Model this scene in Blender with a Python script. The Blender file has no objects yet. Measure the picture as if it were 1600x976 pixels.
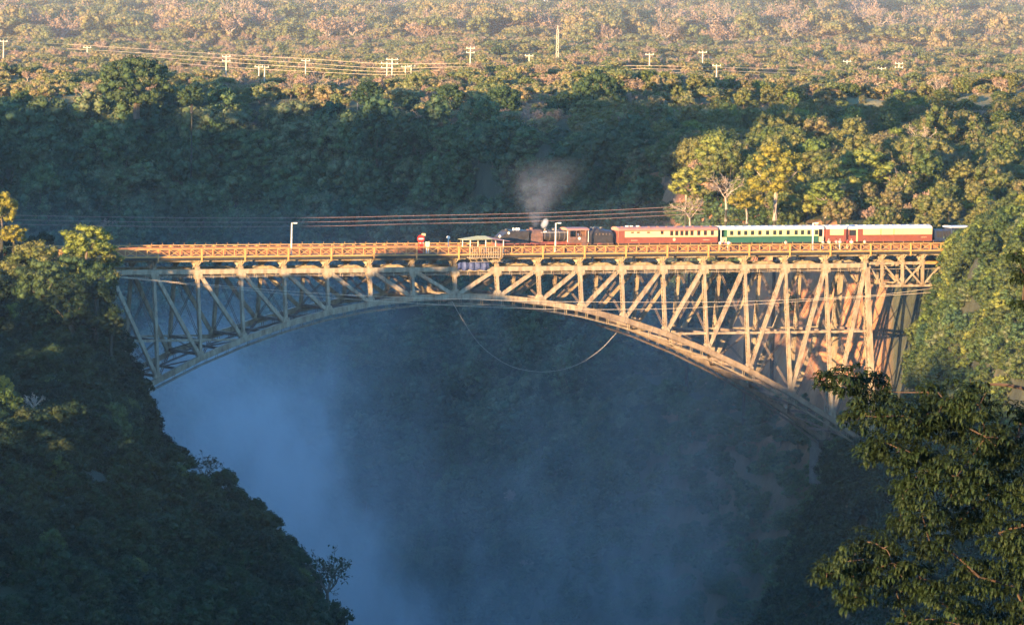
import bpy, math, random
import numpy as np
from mathutils import Matrix, Vector
random.seed(7); rng = np.random.default_rng(7)
PI = math.pi
S = bpy.context.scene
C = S.collection
R = math.radians

# ------------------------------------------------------------------ camera
CAM_Z, YAW, PITCH, ROLL, FPX = 74.30, 0.4820, 0.0580, -0.0181, 13595.7
CAM = Vector((0, 0, CAM_Z))
BR0 = Vector((1400*math.sin(.4739-YAW), 1400*math.cos(.4739-YAW), 0))     # crown of the arch, top chord level
fw = Vector((0, math.cos(PITCH), -math.sin(PITCH))); r0 = Vector((1, 0, 0)); u0 = r0.cross(fw)
cr, sr = math.cos(ROLL), math.sin(ROLL)
rt = r0*cr-u0*sr; up = r0*sr+u0*cr
cam = bpy.data.objects.new('camera', bpy.data.cameras.new('camera')); C.objects.link(cam)
M = Matrix((rt, up, -fw)).transposed().to_4x4(); M.translation = CAM
cam.matrix_world = M
cam.data.sensor_width = 36; cam.data.lens = FPX*36/1600
cam.data.clip_start = 1; cam.data.clip_end = 40000
S.camera = cam

# ------------------------------------------------------------------ light
SUN_AZ, SUN_EL = R(30), R(4.0)          # sun travels 30 degrees to the right of the view direction
w = bpy.data.worlds.new("World"); S.world = w; w.use_nodes = True
nt = w.node_tree; nt.nodes.clear()
sky = nt.nodes.new('ShaderNodeTexSky'); sky.sky_type = 'NISHITA'; sky.sun_disc = False
sky.sun_elevation = SUN_EL; sky.sun_rotation = R(180)+SUN_AZ
sky.air_density = 1.1; sky.dust_density = 0.3; sky.ozone_density = 3.6; sky.altitude = 900
bg = nt.nodes.new('ShaderNodeBackground'); bg.inputs[1].default_value = 0.15
wo = nt.nodes.new('ShaderNodeOutputWorld')
nt.links.new(sky.outputs[0], bg.inputs[0]); nt.links.new(bg.outputs[0], wo.inputs[0])
sun = bpy.data.objects.new('sun', bpy.data.lights.new('sun', 'SUN')); C.objects.link(sun)
sun.data.energy = 3.2; sun.data.angle = R(0.6); sun.data.color = (1.0, 0.65, 0.31)
sd = Vector((math.sin(SUN_AZ)*math.cos(SUN_EL), math.cos(SUN_AZ)*math.cos(SUN_EL), -math.sin(SUN_EL)))
sun.rotation_euler = sd.to_track_quat('-Z', 'Y').to_euler()
S.view_settings.view_transform = 'Standard'; S.view_settings.look = 'None'
S.view_settings.exposure = 2.80; S.view_settings.gamma = 1
S.render.engine = 'CYCLES'
S.cycles.max_bounces = 4; S.cycles.diffuse_bounces = 2; S.cycles.glossy_bounces = 2; S.cycles.transmission_bounces = 2
S.cycles.volume_bounces = 1; S.cycles.transparent_max_bounces = 8
S.cycles.volume_step_rate = 1.0; S.cycles.volume_max_steps = 96
S.cycles.pixel_filter_type = 'BLACKMAN_HARRIS'; S.cycles.filter_width = 1.5
S.cycles.use_denoising = True

# ------------------------------------------------------------------ picture <-> place
def ray(px, py):
    x = px-800; y = 488-py
    xx = x*cr+y*sr; yy = -x*sr+y*cr
    return r0*(xx/FPX)+u0*(yy/FPX)+fw
def at(px, py, Y):                       # point on the sight line at depth Y
    d = ray(px, py); return CAM+d*(Y/d.y)
def on(px, py, z):                       # point on the sight line at height z
    d = ray(px, py); return CAM+d*((z-CAM_Z)/d.z)
cy, sy = math.cos(YAW), math.sin(YAW)
def bl(px, py, Yl):                      # bridge coordinates of the sight line in the upright plane Y=Yl of the bridge
    d = ray(px, py); o = CAM-BR0
    ox, oy = o.x*cy+o.y*sy, -o.x*sy+o.y*cy
    dx, dy = d.x*cy+d.y*sy, -d.x*sy+d.y*cy
    t = (Yl-oy)/dy
    return Vector((ox+dx*t, Yl, o.z+d.z*t))
def l2w(p): return Vector((BR0.x+p[0]*cy-p[1]*sy, BR0.y+p[0]*sy+p[1]*cy, p[2]))

# ------------------------------------------------------------------ objects and meshes
def tag(o, label=None, cat=None, group=None, kind=None):
    if label: o['label'] = label
    if cat: o['category'] = cat
    if group: o['group'] = group
    if kind: o['kind'] = kind
    return o
def empty(name, loc=(0, 0, 0), rz=0, **k):
    o = bpy.data.objects.new(name, None); C.objects.link(o); o.location = loc; o.rotation_euler = (0, 0, rz)
    return tag(o, **k)
def link(name, me, parent=None, m=None):
    o = bpy.data.objects.new(name, me); C.objects.link(o)
    if parent: o.parent = parent
    if m is not None:
        if not isinstance(m, (list, tuple)): m = [m]
        if len(me.materials) == 0:
            for x in m: me.materials.append(x)
    return o
def mesh_np(name, V, F, mi=None, smooth=False):        # F: (n,4) or (n,3) array
    me = bpy.data.meshes.new(name); V = np.asarray(V, np.float32); F = np.asarray(F, np.int32)
    n, k = F.shape
    me.vertices.add(len(V)); me.vertices.foreach_set('co', V.ravel())
    me.loops.add(n*k); me.loops.foreach_set('vertex_index', F.ravel())
    me.polygons.add(n); me.polygons.foreach_set('loop_start', np.arange(0, n*k, k, dtype=np.int32))
    if mi is not None: me.polygons.foreach_set('material_index', np.asarray(mi, np.int32))
    if smooth: me.polygons.foreach_set('use_smooth', np.ones(n, bool))
    me.update(calc_edges=True)
    return me
class MB:
    def __init__(s): s.v = []; s.f = []; s.m = []
    def add(s, vs, fs, m=0):
        b = len(s.v); s.v += [tuple(v) for v in vs]; s.f += [tuple(i+b for i in f) for f in fs]; s.m += [m]*len(fs); return s
    def box(s, x0, x1, y0, y1, z0, z1, m=0):
        return s.add([(x0,y0,z0),(x1,y0,z0),(x1,y1,z0),(x0,y1,z0),(x0,y0,z1),(x1,y0,z1),(x1,y1,z1),(x0,y1,z1)],
                     [(0,3,2,1),(4,5,6,7),(0,1,5,4),(1,2,6,5),(2,3,7,6),(3,0,4,7)], m)
    def bar(s, a, b, w, h, m=0, side=None):            # rectangular bar; w along `side`, h across
        a = Vector(a); b = Vector(b); d = (b-a).normalized()
        sd_ = Vector(side) if side else Vector((0, 0, 1)).cross(d)
        if sd_.length < 1e-4: sd_ = Vector((1, 0, 0))
        sd_ = (sd_-d*sd_.dot(d)).normalized(); n = d.cross(sd_)
        vs = []
        for p in (a, b):
            for i, j in ((-1,-1),(1,-1),(1,1),(-1,1)): vs.append(p+sd_*(i*w/2)+n*(j*h/2))
        return s.add(vs, [(0,3,2,1),(4,5,6,7),(0,1,5,4),(1,2,6,5),(2,3,7,6),(3,0,4,7)], m)
    def tube(s, pts, rad, n=6, m=0, cap=True):
        pts = [Vector(p) for p in pts]; k = len(pts)
        if not isinstance(rad, (list, tuple)): rad = [rad]*k
        vs = []; fs = []
        for i, p in enumerate(pts):
            d = (pts[min(i+1, k-1)]-pts[max(i-1, 0)]).normalized()
            a = Vector((0, 0, 1)).cross(d)
            if a.length < .05: a = Vector((1, 0, 0)).cross(d)
            a.normalize(); b = d.cross(a)
            for j in range(n):
                t = 2*PI*j/n; vs.append(p+a*(math.cos(t)*rad[i])+b*(math.sin(t)*rad[i]))
        for i in range(k-1):
            for j in range(n):
                q = (j+1) % n; fs.append((i*n+j, i*n+q, (i+1)*n+q, (i+1)*n+j))
        if cap: fs += [tuple(reversed(range(n))), tuple(range((k-1)*n, k*n))]
        return s.add(vs, fs, m)
    def prism(s, poly, axis, a, b, m=0):               # polygon extruded along axis; poly in the other two axes
        vs = []
        for t in (a, b):
            for p, q in poly:
                vs.append((t, p, q) if axis == 'x' else (p, t, q) if axis == 'y' else (p, q, t))
        n = len(poly)
        return s.add(vs, [tuple(range(n)), tuple(reversed(range(n, 2*n)))]+[(i, i+n, (i+1) % n+n, (i+1) % n) for i in range(n)], m)
    def mesh(s, name):
        me = bpy.data.meshes.new(name); me.from_pydata(s.v, [], s.f); me.polygons.foreach_set('material_index', s.m)
        import bmesh
        bm = bmesh.new(); bm.from_mesh(me); bmesh.ops.recalc_face_normals(bm, faces=bm.faces); bm.to_mesh(me); bm.free()
        me.update(); return me
    def build(s, name, m, parent=None, loc=None, rz=None, smooth=False):
        me = s.mesh(name)
        if smooth: me.polygons.foreach_set('use_smooth', [True]*len(me.polygons))
        o = link(name, me, parent, m)
        if loc is not None: o.location = loc
        if rz is not None: o.rotation_euler = (0, 0, rz)
        return o
def copy_tree(o, parent=None):
    c = o.copy(); C.objects.link(c); c.parent = parent
    for ch in list(o.children): copy_tree(ch, c)
    return c

# ------------------------------------------------------------------ materials
def newmat(name):
    m = bpy.data.materials.new(name); m.use_nodes = True; n = m.node_tree; n.nodes.clear()
    o = n.nodes.new('ShaderNodeOutputMaterial'); p = n.nodes.new('ShaderNodeBsdfPrincipled'); n.links.new(p.outputs[0], o.inputs[0])
    return m, n, p, o
def nd(n, t, **k):
    x = n.nodes.new(t)
    for a, b in k.items(): setattr(x, a, b)
    return x
def ramp(n, stops):
    r = nd(n, 'ShaderNodeValToRGB'); e = r.color_ramp.elements
    while len(e) > 1: e.remove(e[-1])
    e[0].position = stops[0][0]; e[0].color = (*stops[0][1], 1)
    for p, c in stops[1:]:
        x = e.new(p); x.color = (*c, 1)
    return r
def noise(n, scale, detail=3, rough=.55, coord='Object', vscale=None):
    tc = nd(n, 'ShaderNodeTexCoord'); x = nd(n, 'ShaderNodeTexNoise'); x.inputs['Scale'].default_value = scale
    x.inputs['Detail'].default_value = detail; x.inputs['Roughness'].default_value = rough
    if coord == 'World':
        g = nd(n, 'ShaderNodeNewGeometry'); src = g.outputs['Position']
    else: src = tc.outputs[coord]
    if vscale:
        mp = nd(n, 'ShaderNodeMapping'); mp.inputs['Scale'].default_value = vscale; n.links.new(src, mp.inputs[0]); src = mp.outputs[0]
    n.links.new(src, x.inputs['Vector']); return x
def paint(name, c, c2=None, scale=1.2, rough=.55, metal=0, bump=0, coord='Object', vscale=None, lo=.35, hi=.7):
    m, n, p, o = newmat(name)
    x = noise(n, scale, 5, .65, coord, vscale); r = ramp(n, [(lo, c2 or tuple(v*.6 for v in c)), (hi, c)])
    n.links.new(x.outputs['Fac'], r.inputs[0]); n.links.new(r.outputs[0], p.inputs['Base Color'])
    p.inputs['Roughness'].default_value = rough; p.inputs['Metallic'].default_value = metal
    if bump:
        b = nd(n, 'ShaderNodeBump'); b.inputs['Strength'].default_value = bump; b.inputs['Distance'].default_value = .05
        n.links.new(x.outputs['Fac'], b.inputs['Height']); n.links.new(b.outputs[0], p.inputs['Normal'])
    return m
def leafmat(name, cols, trans=.25):                    # colour differs from tree to tree, and in patches inside one crown
    m, n, p, o = newmat(name)
    oi = nd(n, 'ShaderNodeObjectInfo'); r = ramp(n, [(i/(len(cols)-1), c) for i, c in enumerate(cols)])
    x = noise(n, .45, 3, .6); add = nd(n, 'ShaderNodeMath', operation='MULTIPLY_ADD')
    add.inputs[1].default_value = 1.1; n.links.new(x.outputs['Fac'], add.inputs[0])
    sub = nd(n, 'ShaderNodeMath', operation='SUBTRACT'); sub.inputs[1].default_value = .55
    n.links.new(oi.outputs['Random'], sub.inputs[0]); n.links.new(sub.outputs[0], add.inputs[2])
    n.links.new(add.outputs[0], r.inputs[0])
    x2 = noise(n, 2.2, 2, .6); r2 = ramp(n, [(.3, (.55,)*3), (.7, (1.3,)*3)]); n.links.new(x2.outputs['Fac'], r2.inputs[0])
    mx = nd(n, 'ShaderNodeMix', data_type='RGBA', blend_type='MULTIPLY'); mx.inputs[0].default_value = 1
    n.links.new(r.outputs[0], mx.inputs[6]); n.links.new(r2.outputs[0], mx.inputs[7])
    n.links.new(mx.outputs[2], p.inputs['Base Color']); p.inputs['Roughness'].default_value = .7
    p.inputs['Specular IOR Level'].default_value = .25
    if trans:
        t = nd(n, 'ShaderNodeBsdfTranslucent'); ms = nd(n, 'ShaderNodeMixShader'); ms.inputs[0].default_value = trans
        n.links.new(mx.outputs[2], t.inputs[0]); n.links.new(p.outputs[0], ms.inputs[1]); n.links.new(t.outputs[0], ms.inputs[2]); n.links.new(ms.outputs[0], o.inputs[0])
    return m

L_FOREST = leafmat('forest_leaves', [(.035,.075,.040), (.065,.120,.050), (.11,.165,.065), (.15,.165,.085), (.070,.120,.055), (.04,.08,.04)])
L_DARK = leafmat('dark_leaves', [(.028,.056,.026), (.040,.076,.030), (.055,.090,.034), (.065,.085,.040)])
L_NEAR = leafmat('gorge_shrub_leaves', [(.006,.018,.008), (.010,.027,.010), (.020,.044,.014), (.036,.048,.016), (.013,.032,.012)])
L_SAV = leafmat('savanna_leaves', [(.15,.19,.08), (.23,.27,.11), (.36,.34,.15), (.44,.33,.19), (.26,.28,.12), (.20,.23,.09), (.44,.36,.18)], .5)
L_DRY = leafmat('dry_leaves', [(.32,.23,.17), (.40,.27,.19), (.30,.22,.15), (.42,.27,.20)])
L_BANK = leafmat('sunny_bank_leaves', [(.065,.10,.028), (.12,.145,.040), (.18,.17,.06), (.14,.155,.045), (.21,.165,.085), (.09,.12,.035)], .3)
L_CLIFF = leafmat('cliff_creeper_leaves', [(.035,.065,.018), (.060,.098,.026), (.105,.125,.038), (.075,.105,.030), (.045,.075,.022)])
L_YEL = leafmat('yellow_leaves', [(.16,.17,.03), (.30,.25,.04), (.40,.30,.045)])
L_GREEN = leafmat('fresh_green_leaves', [(.11,.16,.035), (.17,.21,.045), (.26,.26,.06)])
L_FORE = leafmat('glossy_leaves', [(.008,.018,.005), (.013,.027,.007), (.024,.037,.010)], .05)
BARK_D = paint('darkened_bark', (.045,.042,.03), (.025,.025,.018), 2, .9)  # bark colour darkened so the sunlit root trunks look unlit
BARK = paint('bark', (.16,.12,.09), (.07,.05,.04), 2, .9, bump=.3)
PALE = paint('pale_bark', (.42,.35,.29), (.24,.19,.16), 2, .9)
STEEL = paint('grey_cream_bridge_paint', (.38,.315,.22), (.17,.11,.07), 1.3, .6, vscale=(1,1,.35), lo=.30, hi=.62)
STEEL_W = paint('brown_bridge_paint', (.27,.205,.145), (.13,.09,.065), .8, .65, vscale=(1,1,.5), lo=.3, hi=.6)  # browner, darker paint for the right part of the arch rib
STEEL_D = paint('weathered_bridge_steel', (.24,.19,.16), (.12,.085,.07), 1.1, .7)
ORANGE = paint('yellow_orange_railing_paint', (.62,.35,.12), (.44,.22,.07), .8, .5)
REDSH = paint('rust_red_guard_sheet', (.38,.17,.08), (.26,.11,.05), 1.5, .7)
DECK = paint('dusty_deck_boards', (.22,.16,.12), (.12,.09,.07), 1.5, .85)
DARKST = paint('dark_deck_girder_paint', (.05,.045,.04), (.03,.025,.02), 2, .7)

# ------------------------------------------------------------------ terrain
def hsh(i, j, s): 
    n = (i*374761393+j*668265263+s*974711) & 0x7fffffff
    n = ((n ^ (n >> 13))*1274126177) & 0x7fffffff
    return ((n ^ (n >> 16)) & 0xffff)/65535.0
def vnoise(X, Y, sc, s=0):
    x = X/sc; y = Y/sc; i = np.floor(x).astype(np.int64); j = np.floor(y).astype(np.int64)
    fx = x-i; fy = y-j; fx = fx*fx*(3-2*fx); fy = fy*fy*(3-2*fy)
    a = hsh(i, j, s); b = hsh(i+1, j, s); c = hsh(i, j+1, s); d = hsh(i+1, j+1, s)
    return (a*(1-fx)+b*fx)*(1-fy)+(c*(1-fx)+d*fx)*fy-.5
def fbm(X, Y, sc, s=0, o=3):
    r = 0
    for k in range(o): r = r+vnoise(X, Y, sc/2**k, s+k)/2**k
    return r
def sst(x, a, b):
    t = np.clip((x-a)/(b-a), 0, 1); return t*t*(3-2*t)
TX, TY = math.sin(SUN_AZ), math.cos(SUN_AZ)
TE = math.tan(SUN_EL); HAZE = .000030
PLAIN = 15.5
def height(X, Y):
    X = np.asarray(X, float); Y = np.asarray(Y, float)
    nz = fbm(X, Y, 34, 3, 4)
    # left bank: a wooded spur stepping down towards the viewer
    T = np.interp(Y, [300,600,800,900,950,980,1010,1040,1070,1100,1150,1200,1250,1290,1320,1350,1400],
                     [-95,-85,-60,-36,-23,-15,-10.5,-12,-17,-22,-18,-13,-11,-9,-6.5,-4,-3])
    xe = np.interp(Y, [600,900,950,980,1010,1040,1070,1100,1150,1200,1250,1290,1320,1350,1400],
                      [-32,-25,-23.5,-24,-26.5,-32,-40,-48,-51,-56,-59,-62,-65,-68,-70])+nz*5
    d = X-xe
    zl = T+np.where(d < 0, np.minimum(-d*.32, np.interp(Y, [1150,1230,1290,1345,1400], [9,3,2.5,3,4])), -d*np.interp(Y, [1040, 1100], [2.1, 2.4]))
    zl = zl-np.maximum(0, Y-1408)*2.0
    u = X*TY-Y*TX  # unseen hill added at left, crest heights shaped to shade gorge and bridge
    tc = (-170-TY*u)/TX; xr = (u+TX*1720)/TY
    Hh = 10.5-3.0*sst(-u, 790, 850)+TE*np.clip((TX*xr+TY*1720)-tc, 0, 600)
    k = sst(u, -772, -753)
    Hc = Hh*(1-k)+k*np.interp(u, [-752,-746,-700,-672,-664,-652,-630,-570,-400], [4,3.5,3.5,2.5,3,9,12,14,15])
    zl = zl+(Hc-zl)*(1-sst(X, -150, -112+0*X))
    # far bank: a long wooded slope up to the plain
    Yr = 1722+fbm(X, Y*0, 60, 9, 3)*26
    zf = PLAIN-np.maximum(0, Yr-Y)*.72
    zf = zf+fbm(X, Y, 45, 21, 3)*6*sst(Yr-Y, 0, 40)
    # right bank
    xr_ = np.interp(Y, [600,900,1200,1300,1400,1432,1447,1462,1475,1495,1550,1600,1640,1700], [130,125,112,100,75,73.5,71.5,63,55,45,36,26,10,-30])+nz*2.0
    Tr = np.interp(Y, [600,1000,1200,1300,1400,1440,1480,1550,1620,1700,1750], [-20,-10,-6,-1,3,2.0,4,7,8.5,11,PLAIN])
    dr = xr_-X
    rise = np.where(Y < 1440, .55, .10)*np.minimum(-dr, 22)
    below = np.where(dr < 10.5, -dr*3.0, np.where(dr < 18, -31.5-(dr-10.5)*.25, -33.4-(dr-18)*2.7))
    zr = Tr+np.where(dr < 0, rise, below)
    zr = zr-np.maximum(0, 1000-Y)*.3
    # viewer's side
    zn = np.interp(Y, [-3000,0,30,70,120,250,420,700,900], [73,72.5,70,60,54,30,-60,-108,-120])
    zn = zn+np.where(np.abs(X) > 400, 0, 0)
    far = np.maximum.reduce([zl, zf, zr, zn])
    z = np.maximum(far, -112)
    slope_n = sst(z, -112, -100)
    z = z+nz*3.0*slope_n*np.where((Y > 900), 1, .2)+fbm(X, Y, 9, 40, 2)*1.1*slope_n*(Y > 900)*(Y < 1800)
    z = z+sst(Y, 1760, 2600)*fbm(X, Y, 400, 77, 2)*6+np.maximum(0, Y-2500)*.006
    return z
gx = np.concatenate([[-7000,-4000,-2000,-1000,-600,-400,-300,-240], np.arange(-200, 150, 2.5), [150,160,175,200,240,300,400,600,1000,2000,4000,7000]])
gy = np.concatenate([np.arange(-3000, 0, 600), np.arange(0, 900, 25), np.arange(900, 1800, 2.5), np.arange(1800, 3200, 12), [3300,3600,4200,5000,6500,8500,11000,15000]])
GX, GY = np.meshgrid(gx, gy)
GZ = height(GX, GY)
V = np.stack([GX.ravel(), GY.ravel(), GZ.ravel()], 1)
nx, ny = len(gx), len(gy)
I = np.arange(nx*ny).reshape(ny, nx)
F = np.stack([I[:-1,:-1].ravel(), I[:-1,1:].ravel(), I[1:,1:].ravel(), I[1:,:-1].ravel()], 1)
m, n, p, o = newmat('ground_soil_and_rock')
geo = nd(n, 'ShaderNodeNewGeometry'); sep = nd(n, 'ShaderNodeSeparateXYZ'); n.links.new(geo.outputs['True Normal'], sep.inputs[0])
pos = nd(n, 'ShaderNodeSeparateXYZ'); n.links.new(geo.outputs['Position'], pos.inputs[0])
nA = noise(n, .05, 6, .6, 'World'); gr = ramp(n, [(.3,(.16,.17,.07)),(.5,(.26,.22,.10)),(.66,(.34,.24,.13)),(.8,(.42,.24,.14))]); n.links.new(nA.outputs['Fac'], gr.inputs[0])
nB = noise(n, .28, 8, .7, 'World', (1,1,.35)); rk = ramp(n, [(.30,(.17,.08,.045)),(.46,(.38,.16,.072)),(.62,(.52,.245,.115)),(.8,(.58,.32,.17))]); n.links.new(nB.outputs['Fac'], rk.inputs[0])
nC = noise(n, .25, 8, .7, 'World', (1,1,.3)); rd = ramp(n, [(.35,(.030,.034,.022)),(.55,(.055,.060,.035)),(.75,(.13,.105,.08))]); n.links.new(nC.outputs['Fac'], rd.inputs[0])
# bare red rock only on the cliff behind the right end of the bridge
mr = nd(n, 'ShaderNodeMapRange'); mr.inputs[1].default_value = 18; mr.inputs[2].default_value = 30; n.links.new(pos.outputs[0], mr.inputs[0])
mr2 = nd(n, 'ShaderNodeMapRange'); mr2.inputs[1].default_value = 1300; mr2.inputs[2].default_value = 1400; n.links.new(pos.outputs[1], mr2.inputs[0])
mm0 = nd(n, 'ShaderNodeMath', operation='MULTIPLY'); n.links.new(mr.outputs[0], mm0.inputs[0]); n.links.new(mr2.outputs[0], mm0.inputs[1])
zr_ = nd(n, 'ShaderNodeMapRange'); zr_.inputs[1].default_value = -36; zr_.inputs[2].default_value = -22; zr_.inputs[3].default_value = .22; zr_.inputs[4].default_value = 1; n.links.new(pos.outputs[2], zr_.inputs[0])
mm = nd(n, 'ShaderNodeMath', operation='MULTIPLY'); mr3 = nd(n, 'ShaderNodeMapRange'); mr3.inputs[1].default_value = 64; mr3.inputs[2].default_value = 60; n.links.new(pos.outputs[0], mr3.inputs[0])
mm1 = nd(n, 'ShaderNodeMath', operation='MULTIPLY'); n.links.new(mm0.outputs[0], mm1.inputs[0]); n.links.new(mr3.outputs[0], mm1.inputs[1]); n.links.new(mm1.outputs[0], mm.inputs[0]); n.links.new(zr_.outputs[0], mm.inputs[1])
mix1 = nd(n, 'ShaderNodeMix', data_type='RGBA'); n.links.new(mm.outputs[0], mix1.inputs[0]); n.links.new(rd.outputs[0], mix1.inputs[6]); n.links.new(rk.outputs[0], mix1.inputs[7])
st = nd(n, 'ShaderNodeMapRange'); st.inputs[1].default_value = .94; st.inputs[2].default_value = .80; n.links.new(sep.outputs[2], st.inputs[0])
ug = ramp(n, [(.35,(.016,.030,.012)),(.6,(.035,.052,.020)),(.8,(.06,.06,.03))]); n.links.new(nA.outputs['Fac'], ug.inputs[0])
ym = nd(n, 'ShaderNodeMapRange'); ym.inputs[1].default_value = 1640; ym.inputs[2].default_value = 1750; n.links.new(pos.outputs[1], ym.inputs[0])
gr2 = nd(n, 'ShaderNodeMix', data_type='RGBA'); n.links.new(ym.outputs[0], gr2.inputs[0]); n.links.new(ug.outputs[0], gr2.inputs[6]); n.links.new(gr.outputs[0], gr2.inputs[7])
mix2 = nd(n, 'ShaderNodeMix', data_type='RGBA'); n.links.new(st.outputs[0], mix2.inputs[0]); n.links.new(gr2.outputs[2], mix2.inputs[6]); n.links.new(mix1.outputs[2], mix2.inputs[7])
n.links.new(mix2.outputs[2], p.inputs['Base Color']); p.inputs['Roughness'].default_value = .95
bp = nd(n, 'ShaderNodeBump'); bp.inputs['Strength'].default_value = .9; bp.inputs['Distance'].default_value = 1.2; n.links.new(nB.outputs['Fac'], bp.inputs['Height']); n.links.new(bp.outputs[0], p.inputs['Normal'])
GROUND = m
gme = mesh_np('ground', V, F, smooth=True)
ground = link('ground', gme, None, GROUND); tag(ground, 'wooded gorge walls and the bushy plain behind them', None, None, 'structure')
wt = MB().box(-600, 300, 450, 1600, -112.4, -107.0)
wm, n, p, o = newmat('river_water'); p.inputs['Base Color'].default_value = (.03,.05,.05,1); p.inputs['Roughness'].default_value = .12
nw = noise(n, .4, 4, .6, 'World'); bpn = nd(n, 'ShaderNodeBump'); bpn.inputs['Strength'].default_value = .5; n.links.new(nw.outputs['Fac'], bpn.inputs['Height']); n.links.new(bpn.outputs[0], p.inputs['Normal'])
river = wt.build('river', wm); tag(river, 'dark river water at the bottom of the gorge', kind='structure')

def hz(x, y): return float(height(np.array([x]), np.array([y]))[0])

# ------------------------------------------------------------------ trees
OCT = np.array([(1,0,0),(-1,0,0),(0,1,0),(0,-1,0),(0,0,1),(0,0,-1)], float)
def ball(sub=1):
    v = [Vector(x) for x in OCT]; f = [(0,2,4),(2,1,4),(1,3,4),(3,0,4),(2,0,5),(1,2,5),(3,1,5),(0,3,5)]
    for _ in range(sub):
        nf = []; mid = {}
        def g(a, b):
            k = (min(a, b), max(a, b))
            if k not in mid: v.append((v[a]+v[b]).normalized()); mid[k] = len(v)-1
            return mid[k]
        for a, b, c in f:
            x, y, z = g(a, b), g(b, c), g(c, a); nf += [(a,x,z),(x,b,y),(z,y,c),(x,y,z)]
        f = nf
    return np.array([tuple(x) for x in v]), np.array(f)
BV, BF = ball(1)
def quads(P, N, size, r, asp=.7):        # leaf-sized faces at P facing about N
    k = len(P); a = r.normal(size=(k, 3)); t = np.cross(N, a); t /= np.linalg.norm(t, axis=1)[:, None]+1e-9
    b = np.cross(N, t); s = size*(r.uniform(.55, 1.25, k))[:, None]
    bend = N*s*.18
    Vv = np.stack([P-t*s*.5-bend, P+b*s*.5*asp+bend*.5, P+t*s*.5-bend, P-b*s*.5*asp+bend*.5], 1).reshape(-1, 3)
    return Vv, np.arange(4*k).reshape(k, 4)
def lobes(rx, rz, nl, lr, r, umb=0):
    L = []
    for i in range(nl):
        th = r.uniform(0, 2*PI); q = r.uniform(0, 1)**.5
        if umb: zz = r.uniform(-.25, .35)+.35*(1-q*q); rr = q
        else:
            zz = r.uniform(-.75, 1); rr = math.sqrt(max(0, 1-zz*zz))*r.uniform(.55, 1)
        L.append((math.cos(th)*rr*rx, math.sin(th)*rr*rx, zz*rz, lr*r.uniform(.65, 1.25)))
    return L
def crown_mesh(name, rx, rz, nl, lr, nq, leaf, seed, zc, umb=0, core=.72, squash=.75, up_=.35):
    r = np.random.default_rng(seed); nl = int(nl*1.7); lr *= .74; nq = int(nq*.66); L = lobes(rx, rz, nl, lr, r, umb); VV = []; FF = []; b = 0
    for (x, y, z, rad) in L:
        D = r.normal(size=(nq, 3)); D[:, 2] += up_; D /= np.linalg.norm(D, axis=1)[:, None]
        rr = rad*r.uniform(.62, 1.32, (nq, 1)); P = D*rr*np.array([1, 1, squash])+np.array([x, y, z+zc])
        N = D+r.normal(size=(nq, 3))*.45; N /= np.linalg.norm(N, axis=1)[:, None]
        v, f = quads(P, N, leaf, r); VV.append(v); FF.append(f+b); b += len(v)
    me = None
    if core:
        cv = []; cf = []
        for (x, y, z, rad) in L:
            c = BV*(rad*core*1.05*r.uniform(.85, 1.1, (len(BV), 1)))*np.array([1, 1, squash])+np.array([x, y, z+zc])
            t = BF+b; b += len(c); cv.append(c); cf.append(np.concatenate([t, t[:, 2:3]], 1))
        VV += cv
        # triangles kept as their own polygons
        V_ = np.concatenate(VV); Q = np.concatenate(FF); Tt = np.concatenate(cf)[:, :3]
        me = bpy.data.meshes.new(name); k4, k3 = len(Q), len(Tt)
        me.vertices.add(len(V_)); me.vertices.foreach_set('co', V_.astype(np.float32).ravel())
        me.loops.add(k4*4+k3*3); me.loops.foreach_set('vertex_index', np.concatenate([Q.ravel(), Tt.ravel()]).astype(np.int32))
        me.polygons.add(k4+k3); me.polygons.foreach_set('loop_start', np.concatenate([np.arange(k4)*4, k4*4+np.arange(k3)*3]).astype(np.int32))
        me.update(calc_edges=True)
    else: me = mesh_np(name, np.concatenate(VV), np.concatenate(FF))
    return me, L
def trunk_mb(L, zc, h0, rad, r, nlimb=7, n=5, lean=.3):
    mb = MB(); top = Vector((r.uniform(-lean, lean), r.uniform(-lean, lean), h0))
    mb.tube([(0,0,-1.2), (top.x*.3, top.y*.3, h0*.5), top], [rad*1.25, rad, rad*.8], n)
    for (x, y, z, rr) in sorted(L, key=lambda q: -(q[0]**2+q[1]**2))[:nlimb]:
        e = Vector((x, y, z+zc)); mid_ = top.lerp(e, .5)+Vector((0, 0, -.12*(e-top).length))
        mb.tube([top, mid_, e], [rad*.55, rad*.34, rad*.12], 4)
    return mb
def twigs(mb, a, d, ln, rad, lvl, r, n=4, spread=.6, minr=.02):
    b = a+d*ln; c = a.lerp(b, .5)+Vector(r.normal(size=3)*ln*.06)
    mb.tube([a, c, b], [rad, rad*.8, rad*.62], n, cap=False)
    if lvl == 0: return
    for i in range(r.integers(2, 4)):
        e = (d+Vector(r.normal(size=3))*spread).normalized(); e.z = e.z*.8+.12; e.normalize()
        twigs(mb, b if i < 2 else c, e, ln*r.uniform(.6, .85), max(rad*.58, minr), lvl-1, r, n if rad > .06 else 3, spread, minr)

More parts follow.
